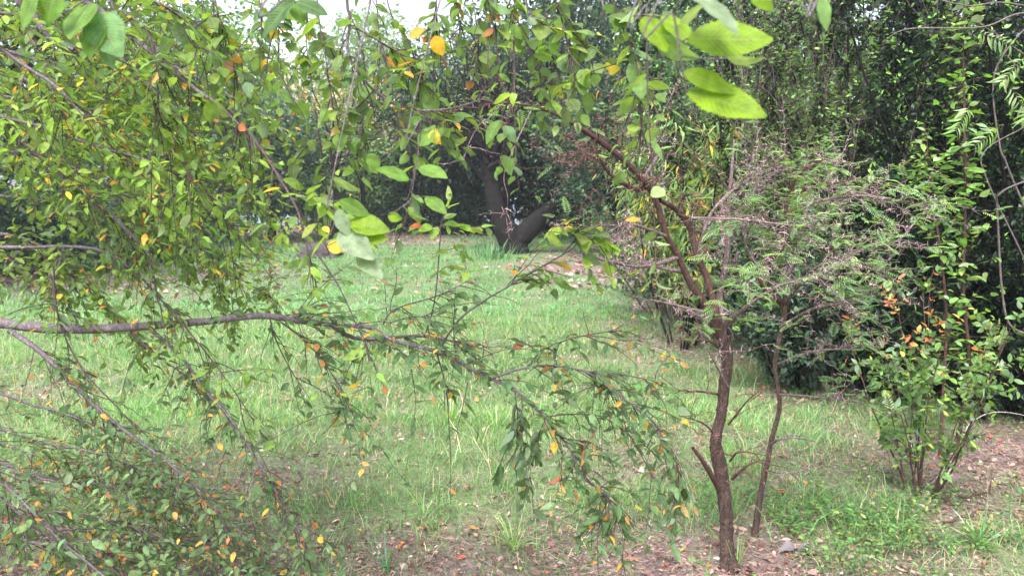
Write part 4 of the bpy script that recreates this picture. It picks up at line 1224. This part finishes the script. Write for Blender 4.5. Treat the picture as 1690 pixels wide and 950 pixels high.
elm_branch([(945, 400, 2.12, .0014), (965, 382, 2.1, .001), (1000, 410, 2.08, .0006)], 504, 3, .1, .055, ELMB, 0, -.6, keep=.95)
elm_branch([(632, 535, 2.34, .0026), (645, 515, 2.36, .0024), (670, 503, 2.4, .0022), (710, 492, 2.42, .002), (745, 478, 2.45, .0015), (775, 462, 2.48, .001)], 505, 14, .24, .039, D, 1, keep=.6)
elm_branch([(640, 533, 2.34, .0022), (690, 522, 2.3, .0018), (730, 540, 2.28, .0014), (760, 575, 2.25, .001)], 506, 12, .24, .039, D, 1, keep=.6)
elm_branch([(805, 628, 2.24, .0034), (850, 611, 2.2, .0032), (900, 603, 2.18, .003), (960, 611, 2.15, .0028), (1000, 632, 2.14, .0026), (1035, 662, 2.12, .0024), (1080, 697, 2.1, .002), (1105, 735, 2.1, .0016), (1118, 775, 2.1, .001)], 507, 40, .22, .039, D, 2, -1.1, s0=.15, keep=.6, endleaf=False)
elm_branch([(962, 612, 2.15, .0018), (1010, 616, 2.13, .0016), (1060, 624, 2.1, .0012), (1100, 634, 2.1, .0006)], 508, 10, .16, .039, D, 1, keep=.7)
elm_branch([(870, 607, 2.2, .0022), (895, 578, 2.2, .002), (935, 561, 2.2, .0018), (985, 550, 2.2, .0014), (1025, 545, 2.2, .0008)], 509, 16, .2, .039, D, 1, keep=.6)
elm_branch([(895, 688, 2.2, .002), (950, 683, 2.18, .0018), (1000, 690, 2.16, .0014), (1050, 730, 2.14, .001), (1080, 790, 2.12, .0006)], 510, 12, .17, .039, D, 1, -1.2, keep=.7)
elm_branch([(1000, 815, 2.15, .0016), (1015, 845, 2.14, .0013), (1030, 880, 2.13, .001), (1025, 930, 2.12, .0005)], 511, 7, .14, .05, D, 1, -1.4, keep=.8)
elm_branch([(1118, 770, 2.1, .0012), (1120, 800, 2.1, .001), (1105, 850, 2.1, .0005)], 512, 7, .13, .052, D, 1, -1.5, keep=.9, up=.4, upn=.8, fall=.9)
elm_branch([(722, 585, 2.3, .0024), (736, 640, 2.3, .002), (741, 700, 2.3, .0016), (744, 770, 2.3, .0012), (742, 850, 2.3, .0007)], 513, 4, .1, .04, D, 0, -1.2, keep=.9, spacing=.028)
elm_branch([(850, 648, 2.2, .0018), (855, 700, 2.2, .0014), (850, 760, 2.2, .0007)], 514, 9, .16, .048, D, 1, -1.5, keep=.85, up=.4, upn=.8, fall=.8)
elm_branch([(900, 692, 2.2, .0016), (880, 740, 2.2, .001), (873, 810, 2.2, .0006)], 515, 7, .14, .046, D, 1, -1.4, keep=.7, up=.5, upn=.7, fall=.6)
elm_branch([(445, 523, 2.4, .0022), (455, 560, 2.38, .002), (480, 610, 2.36, .0016), (510, 655, 2.34, .001)], 516, 7, .2, .039, D, 1, keep=.5, endleaf=False)
elm_branch([(455, 525, 2.4, .002), (500, 560, 2.36, .0018), (540, 605, 2.34, .0014), (570, 660, 2.32, .001), (600, 720, 2.3, .0006)], 517, 18, .24, .039, D, 1, keep=.6)
elm_branch([(490, 525, 2.4, .0026), (510, 505, 2.37, .002), (535, 492, 2.35, .001)], 518, 4, .14, .039, D, 1, keep=.7)
# second row of limbs sloping down to the right
elm_branch([(15, 545, 2.5, .009), (60, 575, 2.48, .0085), (110, 622, 2.46, .0078), (180, 690, 2.44, .0068), (250, 742, 2.42, .0056), (300, 782, 2.4, .004), (350, 830, 2.38, .003), (400, 880, 2.36, .0015)], 519, 44, .26, .036, D, 3, -.8, keep=.6, tmpl=LEAF_MID)
elm_branch([(250, 543, 2.45, .0058), (300, 590, 2.42, .0055), (335, 640, 2.4, .005), (380, 690, 2.38, .0045), (415, 745, 2.36, .004), (445, 792, 2.34, .0035), (475, 842, 2.32, .003), (500, 890, 2.3, .0022), (512, 940, 2.3, .0012)], 520, 36, .22, .038, D, 3, -.8, keep=.6)
elm_branch([(215, 547, 2.46, .003), (260, 588, 2.44, .0026), (310, 622, 2.42, .002), (350, 660, 2.4, .001)], 521, 12, .18, .038, D, 2, keep=.6)
elm_branch([(88, 440, 2.2, .0026), (92, 500, 2.2, .0026), (105, 550, 2.2, .0025), (140, 615, 2.2, .0023), (190, 668, 2.2, .002), (235, 720, 2.2, .001)], 522, 10, .2, .038, D, 2, keep=.6, endleaf=False)
elm_branch([(285, 515, 2.1, .0022), (335, 575, 2.1, .002), (390, 650, 2.08, .0017), (440, 730, 2.06, .0008)], 523, 12, .18, .04, ELM, 2, keep=.6, endleaf=False)
elm_branch([(-60, 730, 2.2, .0055), (10, 800, 2.15, .0045), (60, 850, 2.12, .004), (100, 892, 2.1, .0036), (150, 932, 2.08, .003), (210, 985, 2.05, .002)], 524, 40, .3, .038, D, 3, -.6, join="trunk", keep=.6)
elm_branch([(-50, 780, 2.3, .005), (15, 832, 2.28, .0045), (60, 872, 2.26, .0035), (120, 905, 2.24, .002)], 525, 24, .26, .038, D, 3, -.6, join="trunk", keep=.6)
# upper left limbs
elm_branch([(-90, 410, 2.6, .009), (0, 408, 2.5, .0062), (60, 408, 2.48, .0058), (110, 407, 2.46, .0054), (170, 415, 2.44, .0048), (230, 455, 2.42, .004), (262, 492, 2.4, .003), (300, 520, 2.38, .0015)], 526, 30, .26, 0.037, ELM, 3, -.7, join="trunk", keep=.6)
elm_branch([(105, 409, 2.46, .0034), (96, 440, 2.42, .003), (82, 452, 2.4, .0028), (88, 476, 2.38, .0024), (84, 520, 2.36, .001)], 527, 10, .2, 0.037, ELM, 2, -.9, keep=.6)
elm_branch([(-80, 165, 2.3, .006), (0, 192, 2.25, .0048), (60, 207, 2.2, .0044), (120, 228, 2.18, .004), (180, 247, 2.16, .0035), (240, 264, 2.14, .003), (300, 290, 2.12, .0015)], 528, 28, .27, 0.039, ELMB, 3, -.6, join="trunk", keep=.65)
elm_branch([(5, 195, 2.25, .006), (30, 230, 2.27, .0066), (75, 266, 2.3, .0068), (130, 312, 2.32, .0066), (185, 357, 2.33, .006), (230, 402, 2.34, .004), (260, 440, 2.35, .002)], 529, 25, .25, 0.038, ELM, 3, -.6, keep=.65)
elm_branch([(120, -60, 2.0, .0078), (170, 20, 2.0, .0068), (210, 56, 2.0, .0062), (270, 102, 1.98, .0058), (320, 146, 1.96, .005), (358, 172, 1.95, .004), (400, 212, 1.94, .0025), (430, 250, 1.93, .0012)], 530, 25, .24, 0.039, ELM, 3, -.7, join="over", keep=.6)
elm_branch([(30, -60, 1.8, .0075), (55, 22, 1.8, .0065), (80, 60, 1.79, .006), (100, 75, 1.78, .005), (122, 82, 1.77, .003)], 531, 15, .2, 0.038, ELM, 2, join="over", keep=.6)
elm_branch([(-60, 30, 2.1, .007), (0, 80, 2.1, .0052), (50, 115, 2.09, .005), (95, 145, 2.08, .004), (140, 195, 2.07, .002)], 532, 22, .26, 0.038, ELMB, 3, join="trunk", keep=.65)
elm_branch([(180, -40, 1.9, .003), (205, 20, 1.9, .0028), (240, 45, 1.9, .0025), (262, 90, 1.9, .0018), (275, 140, 1.9, .001)], 533, 18, .2, 0.038, ELM, 2, join="over", keep=.6)
elm_branch([(200, 112, 1.9, .0028), (240, 142, 1.9, .0026), (262, 185, 1.9, .0024), (275, 225, 1.9, .002), (310, 285, 1.9, .0016), (350, 355, 1.9, .001)], 534, 12, .22, 0.038, ELMB, 2, keep=.6)
elm_branch([(290, 240, 2.1, .003), (330, 300, 2.1, .0027), (365, 350, 2.1, .0022), (400, 400, 2.1, .001)], 535, 15, .22, 0.039, ELMB, 2, keep=.6)
elm_branch([(380, 180, 1.75, .003), (430, 245, 1.72, .003), (462, 295, 1.7, .0028), (490, 345, 1.68, .0026), (505, 392, 1.66, .0022), (535, 435, 1.64, .0018), (562, 478, 1.63, .0014), (590, 540, 1.62, .001), (615, 600, 1.6, .0005)], 536, 12, .15, 0.041, ELMB, 1, s0=.05, keep=.65, endleaf=False)
elm_branch([(480, 320, 1.6, .0018), (530, 330, 1.5, .0014), (570, 360, 1.4, .001), (600, 400, 1.35, .0006)], 537, 11, .11, 0.046, ELMB, 0, -.8, keep=.85)
elm_branch([(505, 392, 1.66, .0016), (510, 430, 1.66, .0013), (525, 480, 1.66, .0008)], 538, 5, .12, 0.038, ELM, 1, keep=.6, endleaf=False)
# top centre: hanging strands from the overhead limb
elm_branch([(572, -60, 1.7, .0034), (577, 30, 1.7, .0032), (574, 85, 1.7, .003), (600, 132, 1.7, .0028), (642, 166, 1.7, .0026), (692, 182, 1.7, .0023), (750, 178, 1.7, .0018), (805, 160, 1.7, .001)], 540, 20, .17, .042, ELM, 2, -.9, join="over", keep=.55, endleaf=False)
elm_branch([(580, 42, 1.7, .0022), (622, 66, 1.7, .002), (670, 93, 1.7, .0017), (710, 98, 1.7, .0014), (735, 90, 1.7, .0008)], 541, 10, .15, .044, ELM, 1, -.7, keep=.6, endleaf=False)
ST = [([(455, -60, 1.8), (460, 60, 1.8), (463, 200, 1.8)], 7), ([(520, -50, 1.7), (538, 100, 1.7), (552, 190, 1.7)], 10), ([(630, -50, 1.75), (675, 70, 1.75), (702, 140, 1.75)], 8),
      ([(722, -60, 1.6), (726, 60, 1.6), (728, 130, 1.6)], 7), ([(800, -60, 1.55), (812, 20, 1.55), (830, 70, 1.55)], 6), ([(865, -50, 1.6), (885, 30, 1.6), (925, 50, 1.6), (1000, 60, 1.6)], 10),
      ([(990, -50, 1.45), (1024, 36, 1.45), (1045, 90, 1.45), (1060, 140, 1.45)], 6), ([(1040, 60, 1.5), (1050, 140, 1.5), (1058, 200, 1.5)], 5), ([(690, 190, 1.7), (689, 240, 1.7), (680, 300, 1.7), (668, 345, 1.7)], 3),
      ([(848, 60, 1.5), (850, 200, 1.5), (856, 312, 1.5)], 3), ([(930, 40, 1.6), (940, 90, 1.6), (955, 150, 1.6)], 7), ([(350, -50, 1.8), (375, 60, 1.8), (400, 160, 1.8)], 11),
      ([(420, -50, 2.0), (432, 60, 2.0), (440, 150, 2.0)], 11), ([(260, -60, 1.7), (290, 20, 1.7), (330, 90, 1.7)], 12), ([(770, -60, 1.9), (785, 30, 1.9), (790, 90, 1.9)], 7), ([(900, 20, 1.75), (910, 90, 1.75), (930, 140, 1.75)], 9),
      ([(610, -60, 1.95), (625, 50, 1.95), (640, 130, 1.95)], 9), ([(745, -60, 1.8), (755, 10, 1.8), (762, 60, 1.8)], 7), ([(840, -60, 1.7), (846, 20, 1.7), (850, 70, 1.7)], 6), ([(910, -60, 1.8), (925, 10, 1.8), (960, 60, 1.8)], 8), ([(500, -60, 1.9), (505, 60, 1.9), (515, 150, 1.9)], 9), ([(320, -60, 2.1), (335, 60, 2.1), (360, 160, 2.1)], 11),
       ([(590, 90, 1.9), (600, 190, 1.9), (590, 250, 1.9)], 7), ([(520, 180, 1.9), (535, 280, 1.9), (540, 330, 1.9)], 6)]
for i, (pp, n_) in enumerate(ST):
    k = len(pp)
    pts = [(*q, .0019 - .0013 * j / (k - 1)) for j, q in enumerate(pp)]
    elm_branch(pts, 800 + i, n_, .15, .04, ELM, 1, -.9, tmpl=LEAF_WIDE, join="over" if pp[0][1] < 0 else None, keep=.6, endleaf=True, spacing=.035)
# the long thin strand in front of the thorn tree
elm_branch([(1062, -60, 1.3, .0014), (1067, 60, 1.3, .0013), (1070, 180, 1.3, .0012), (1078, 300, 1.3, .001), (1081, 400, 1.3, .0008), (1084, 485, 1.3, .0004)], 570, 0, .1, .04, ELMB[:3], join="over", spacing=.062, up=.6, upn=.8)
# dense deeper growth at the left
k = 0
for (v0, Y, u1, v1, u2, v2, pl, n_) in ((-60, 2.8, 150, 60, 330, 230, ELMB, 44), (40, 3.0, 160, 150, 400, 300, ELMB, 44), (120, 3.3, 180, 220, 450, 420, ELMB, 46), (220, 3.0, 150, 290, 380, 440, ELM, 44),
                                     (300, 3.4, 200, 360, 430, 480, ELM, 40), (-20, 3.5, 240, 90, 480, 220, ELM, 40), (90, 2.6, 120, 170, 260, 330, ELMB, 40), (360, 2.9, 80, 420, 220, 560, ELM, 34),
                                     (-120, 2.4, 200, -20, 400, 90, ELM, 30)):
    elm_branch([(-160, v0, Y, .009), (u1 * .3, (v0 + v1) / 2, Y, .0065), (u1, v1, Y, .005), ((u1 + u2) / 2, (v1 + v2) / 2 - 8, Y, .0035), (u2, v2, Y, .0015)], 580 + k, int(n_ * 1.2), .34, .042, pl, 4, -.6, s0=.15, join="trunk", keep=.7, tmpl=LEAF_SML)
    k += 1
# and the low, smaller-leaved mats at the lower left
for (v0, Y, u1, v1, u2, v2, n_) in ((730, 3.1, 190, 770, 400, 850, 46), (850, 2.8, 200, 880, 460, 950, 46), (700, 2.7, 150, 745, 330, 830, 40), (760, 2.8, 170, 800, 420, 890, 44), (820, 2.6, 150, 850, 360, 930, 44), (640, 3.0, 100, 680, 260, 760, 26), (880, 2.5, 120, 900, 300, 960, 34), (780, 3.0, 230, 800, 480, 900, 30)):
    elm_branch([(-160, v0 - 60, Y, .008), (u1 * .3, (v0 + v1) / 2, Y, .005), (u1, v1, Y, .004), ((u1 + u2) / 2, (v1 + v2) / 2 - 8, Y, .003), (u2, v2, Y, .0012)], 600 + k, int(n_ * .85), .28, .034, DL, 4, -.35, s0=.15, join="trunk", keep=.75, tmpl=LEAF_SML, up=1.4, upn=.3)
    k += 1


# the few large leaves close to the eye, each placed along its own twig
def close_leaves(stem, items, seed, label=None):
    rg = rnd(seed)
    q = pxl(stem)
    kk = np.argmin(np.linalg.norm(OVER[:, :2] - q[0, :2], axis=1))
    q = np.vstack([[*OVER[kk, :3], .003], q])
    c = catmull(q, 10)
    w = MB()
    tubes(w, c[None, :, :3], c[None, :, 3], 7, (.1, .1, .1), .03, rg)
    m = MB()
    for (u0, v0, u1, v1, Y0, Y1, nx, ny, nz, col, wd) in items:
        a, e = P(u0, v0, Y0), P(u1, v1, Y1)
        s = c[np.argmin(np.linalg.norm(c[:, :3] - a, axis=1)), :3]
        tubes(w, np.stack([s, (s + a) / 2 + [0, 0, -.002], a])[None], np.full((1, 3), .0007), 4, (.1, .1, .1))
        L = np.linalg.norm(e - a)
        V, F, uv = LEAF_BIG[rg.integers(0, 2)]
        put_leaves(m, [(V * [1, wd, .7], F, uv)], a[None], (e - a)[None], np.array([[nx, ny, nz]], float), np.array([L]), np.array([col]), rg, .03)
    o = w.build("branch", M_ELMBARK, elm, eb)
    m.build("leaves", M_ELM, o, eb)


BR = (0.155, 0.255, 0.008)
BR2 = (0.115, 0.22, 0.035)
GY = (0.2, 0.26, 0.17)
close_leaves([(1108, -40, .76, .0012), (1112, 20, .76, .0011), (1120, 70, .76, .001), (1127, 115, .76, .0009), (1134, 155, .76, .0006)],
             [(1134, 64, 1278, 64, .76, .74, .1, -.75, .65, BR, 1.2), (1134, 150, 1264, 184, .76, .72, -.15, -.55, .85, BR, 1.15), (1128, 118, 1215, 150, .76, .74, .1, -.9, .5, BR, .9),
              (1116, 42, 1140, 68, .8, .78, -.3, -.9, .3, BR, 1.1), (1130, -20, 1226, 46, .74, .7, .2, -.3, .7, GY, 1.2), (1125, 30, 1168, 20, .85, .9, .2, -.7, -.6, GY, 1.2), (1200, 96, 1262, 104, .85, .83, 0, -.5, -.8, GY, 1.1)], 620)
close_leaves([(1066, -40, .95, .0012), (1067, 10, .95, .001), (1068, 48, .95, .0006)],
             [(1066, 26, 1102, 84, .95, .93, .5, -.85, .3, BR, 1.7), (1080, 60, 1150, 104, .95, .93, .3, -.6, -.6, (0.2, 0.3, 0.12), .9), (1074, -5, 1090, -30, .95, .95, .1, -.9, .3, BR, 1.2), (1092, 26, 1145, 66, .95, .93, .5, -.8, .4, BR, 1.2)], 621)
close_leaves([(1362, -60, .8, .0012), (1360, -20, .8, .001), (1358, -8, .8, .0006)],
             [(1352, -12, 1368, 50, .8, .8, .8, -.8, -.1, (0.2, 0.34, 0.12), 1.3), (1240, -22, 1275, 20, .8, .8, .3, -.9, .2, BR, 1.3)], 622)
close_leaves([(130, -60, 1.15, .0016), (150, 0, 1.15, .0013), (165, 40, 1.15, .001), (175, 80, 1.15, .0006)],
             [(150, 5, 110, 60, 1.15, 1.1, -.3, -.8, .4, BR2, 1.5), (160, 20, 190, 90, 1.15, 1.12, .2, -.8, .4, (0.12, 0.24, 0.09), 1.4), (165, 35, 140, 95, 1.15, 1.12, -.1, -.8, .5, BR2, 1.3), (60, -10, 30, 50, 1.1, 1.1, -.2, -.8, .5, BR2, 1.5), (95, -20, 70, 40, 1.1, 1.1, .2, -.9, .3, BR2, 1.5), (172, 70, 185, 115, 1.15, 1.15, .5, -.7, .2, (0.14, 0.24, 0.14), 1.1), (168, 50, 210, 75, 1.15, 1.15, .1, -.5, .7, (0.2, 0.3, 0.2), 1.1)], 623)
close_leaves([(480, -60, 1.0, .0014), (484, -10, 1.0, .001), (488, 6, 1.0, .0006)],
             [(486, 0, 425, 55, 1.0, 1.0, -.2, -.7, .6, (0.07, 0.14, 0.05), 1.3), (488, 2, 540, 22, 1.0, 1.0, .2, -.6, .7, (0.07, 0.14, 0.05), 1.4), (487, 5, 500, 40, 1.02, 1.0, .3, -.7, .4, BR2, 1.1)], 624)
close_leaves([(560, 240, 1.3, .0012), (550, 320, 1.3, .001), (556, 360, 1.3, .0008), (575, 400, 1.3, .0006)],
             [(556, 345, 575, 390, 1.3, 1.28, -.4, -.7, .4, GY, 1.0), (575, 365, 640, 378, 1.3, 1.28, .1, -.6, .8, BR, 1.2), (575, 392, 638, 392, 1.3, 1.28, 0, -.6, .8, BR, 1.1), (560, 380, 612, 422, 1.3, 1.25, -.3, -.6, .6, GY, 1.1), (548, 295, 592, 315, 1.3, 1.28, .1, -.5, -.8, GY, 1.4), (590, 420, 630, 455, 1.3, 1.25, -.2, -.5, .7, GY, .8),
              (540, 405, 575, 410, 1.3, 1.3, .1, -.6, .5, (0.62, 0.38, 0.03), 1.5), (560, 330, 610, 356, 1.3, 1.3, .2, -.7, .6, BR2, 1.0)], 625)
close_leaves([(690, 140, 1.25, .001), (694, 200, 1.25, .0009), (690, 250, 1.25, .0008), (678, 330, 1.25, .0006)],
             [(676, 296, 623, 275, 1.25, 1.22, .1, -.7, .7, BR2, 1.0), (692, 275, 738, 291, 1.25, 1.22, 0, -.6, .8, BR2, 1.1), (703, 324, 735, 350, 1.25, 1.22, .2, -.6, .7, BR2, 1.0), (665, 340, 700, 366, 1.25, 1.22, .2, -.5, -.7, GY, .8), (690, 240, 720, 208, 1.25, 1.25, .1, -.7, .5, BR2, 1.2),
              (716, 60, 730, 92, 1.25, 1.25, -.3, -.9, .1, (0.66, 0.36, 0.03), 1.5), (640, 355, 663, 362, 1.25, 1.25, 0, -.8, .5, BR, 1.5), (712, 215, 722, 238, 1.25, 1.25, 0, -.9, .3, (0.6, 0.5, 0.08), 1.6)], 626)
# an upright leafy shoot standing up from the limb's fork, with two fans of leaves at its tip
def shoot(pts, items, seed, palette, leaf, join=None):
    rg = rnd(seed)
    c = catmull(pxl(pts), 8)
    w, m = MB(), MB()
    tubes(w, c[None, :, :3], c[None, :, 3], 7, (.1, .1, .1), .03, rg)
    for (pp, n_) in items:
        q = catmull(pxl([(*a, .0011 - .0002 * i) for i, a in enumerate(pp)]), 6)
        tubes(w, q[None, :, :3], q[None, :, 3], 5, (.1, .1, .1))
        L = np.linalg.norm(q[-1, :3] - q[0, :3])
        leaves_on(m, q[None, :, :3], L / n_, leaf, LEAF_MID, palette, rg, keep=1.0, up=.7, upn=.5, fall=.1)
    o = w.build("branch", M_ELMBARK, elm, eb)
    m.build("leaves", M_ELM, o, eb)


shoot([(700, 556, 2.48, .0024), (712, 520, 2.4, .0022), (720, 476, 2.35, .002), (726, 400, 2.3, .0018), (729, 365, 2.28, .0016), (741, 336, 2.26, .001)],
      [([(728, 372, 2.28), (760, 374, 2.26), (805, 376, 2.24)], 9), ([(728, 375, 2.28), (705, 372, 2.26), (688, 378, 2.25)], 6), ([(730, 362, 2.28), (738, 345, 2.26), (746, 325, 2.25)], 5),
       ([(725, 420, 2.3), (750, 410, 2.28), (770, 425, 2.26)], 6), ([(722, 450, 2.33), (740, 440, 2.3), (775, 450, 2.28)], 6)], 630, ELMB, .05)
shoot([(930, 418, 2.15, .0018), (945, 400, 2.13, .0014), (955, 380, 2.12, .001)],
      [([(945, 396, 2.13), (975, 392, 2.1), (1005, 405, 2.08)], 9), ([(950, 385, 2.12), (940, 375, 2.1), (920, 385, 2.1)], 4), ([(950, 398, 2.13), (965, 425, 2.1), (985, 470, 2.08)], 6)], 631, ELMB, .05)

# ------------------------------------------------------------------ added thin fog volume, imitating a soft lens glow
hz = MB()
box(hz, (0, 20, 5.7), (860, 860, 14.0))
mh = bpy.data.materials.new("glow_haze")
mh.use_nodes = True
mh.node_tree.nodes.clear()
pv = mh.node_tree.nodes.new("ShaderNodeVolumePrincipled")
pv.inputs["Color"].default_value = (0.86, 0.93, 1.0, 1)
pv.inputs["Density"].default_value = 0.0019
pv.inputs["Anisotropy"].default_value = 0.2
oh = mh.node_tree.nodes.new("ShaderNodeOutputMaterial")
mh.node_tree.links.new(pv.outputs[0], oh.inputs["Volume"])
ho = hz.build("glow_haze", mh, smooth=False)
ho["kind"] = "stuff"
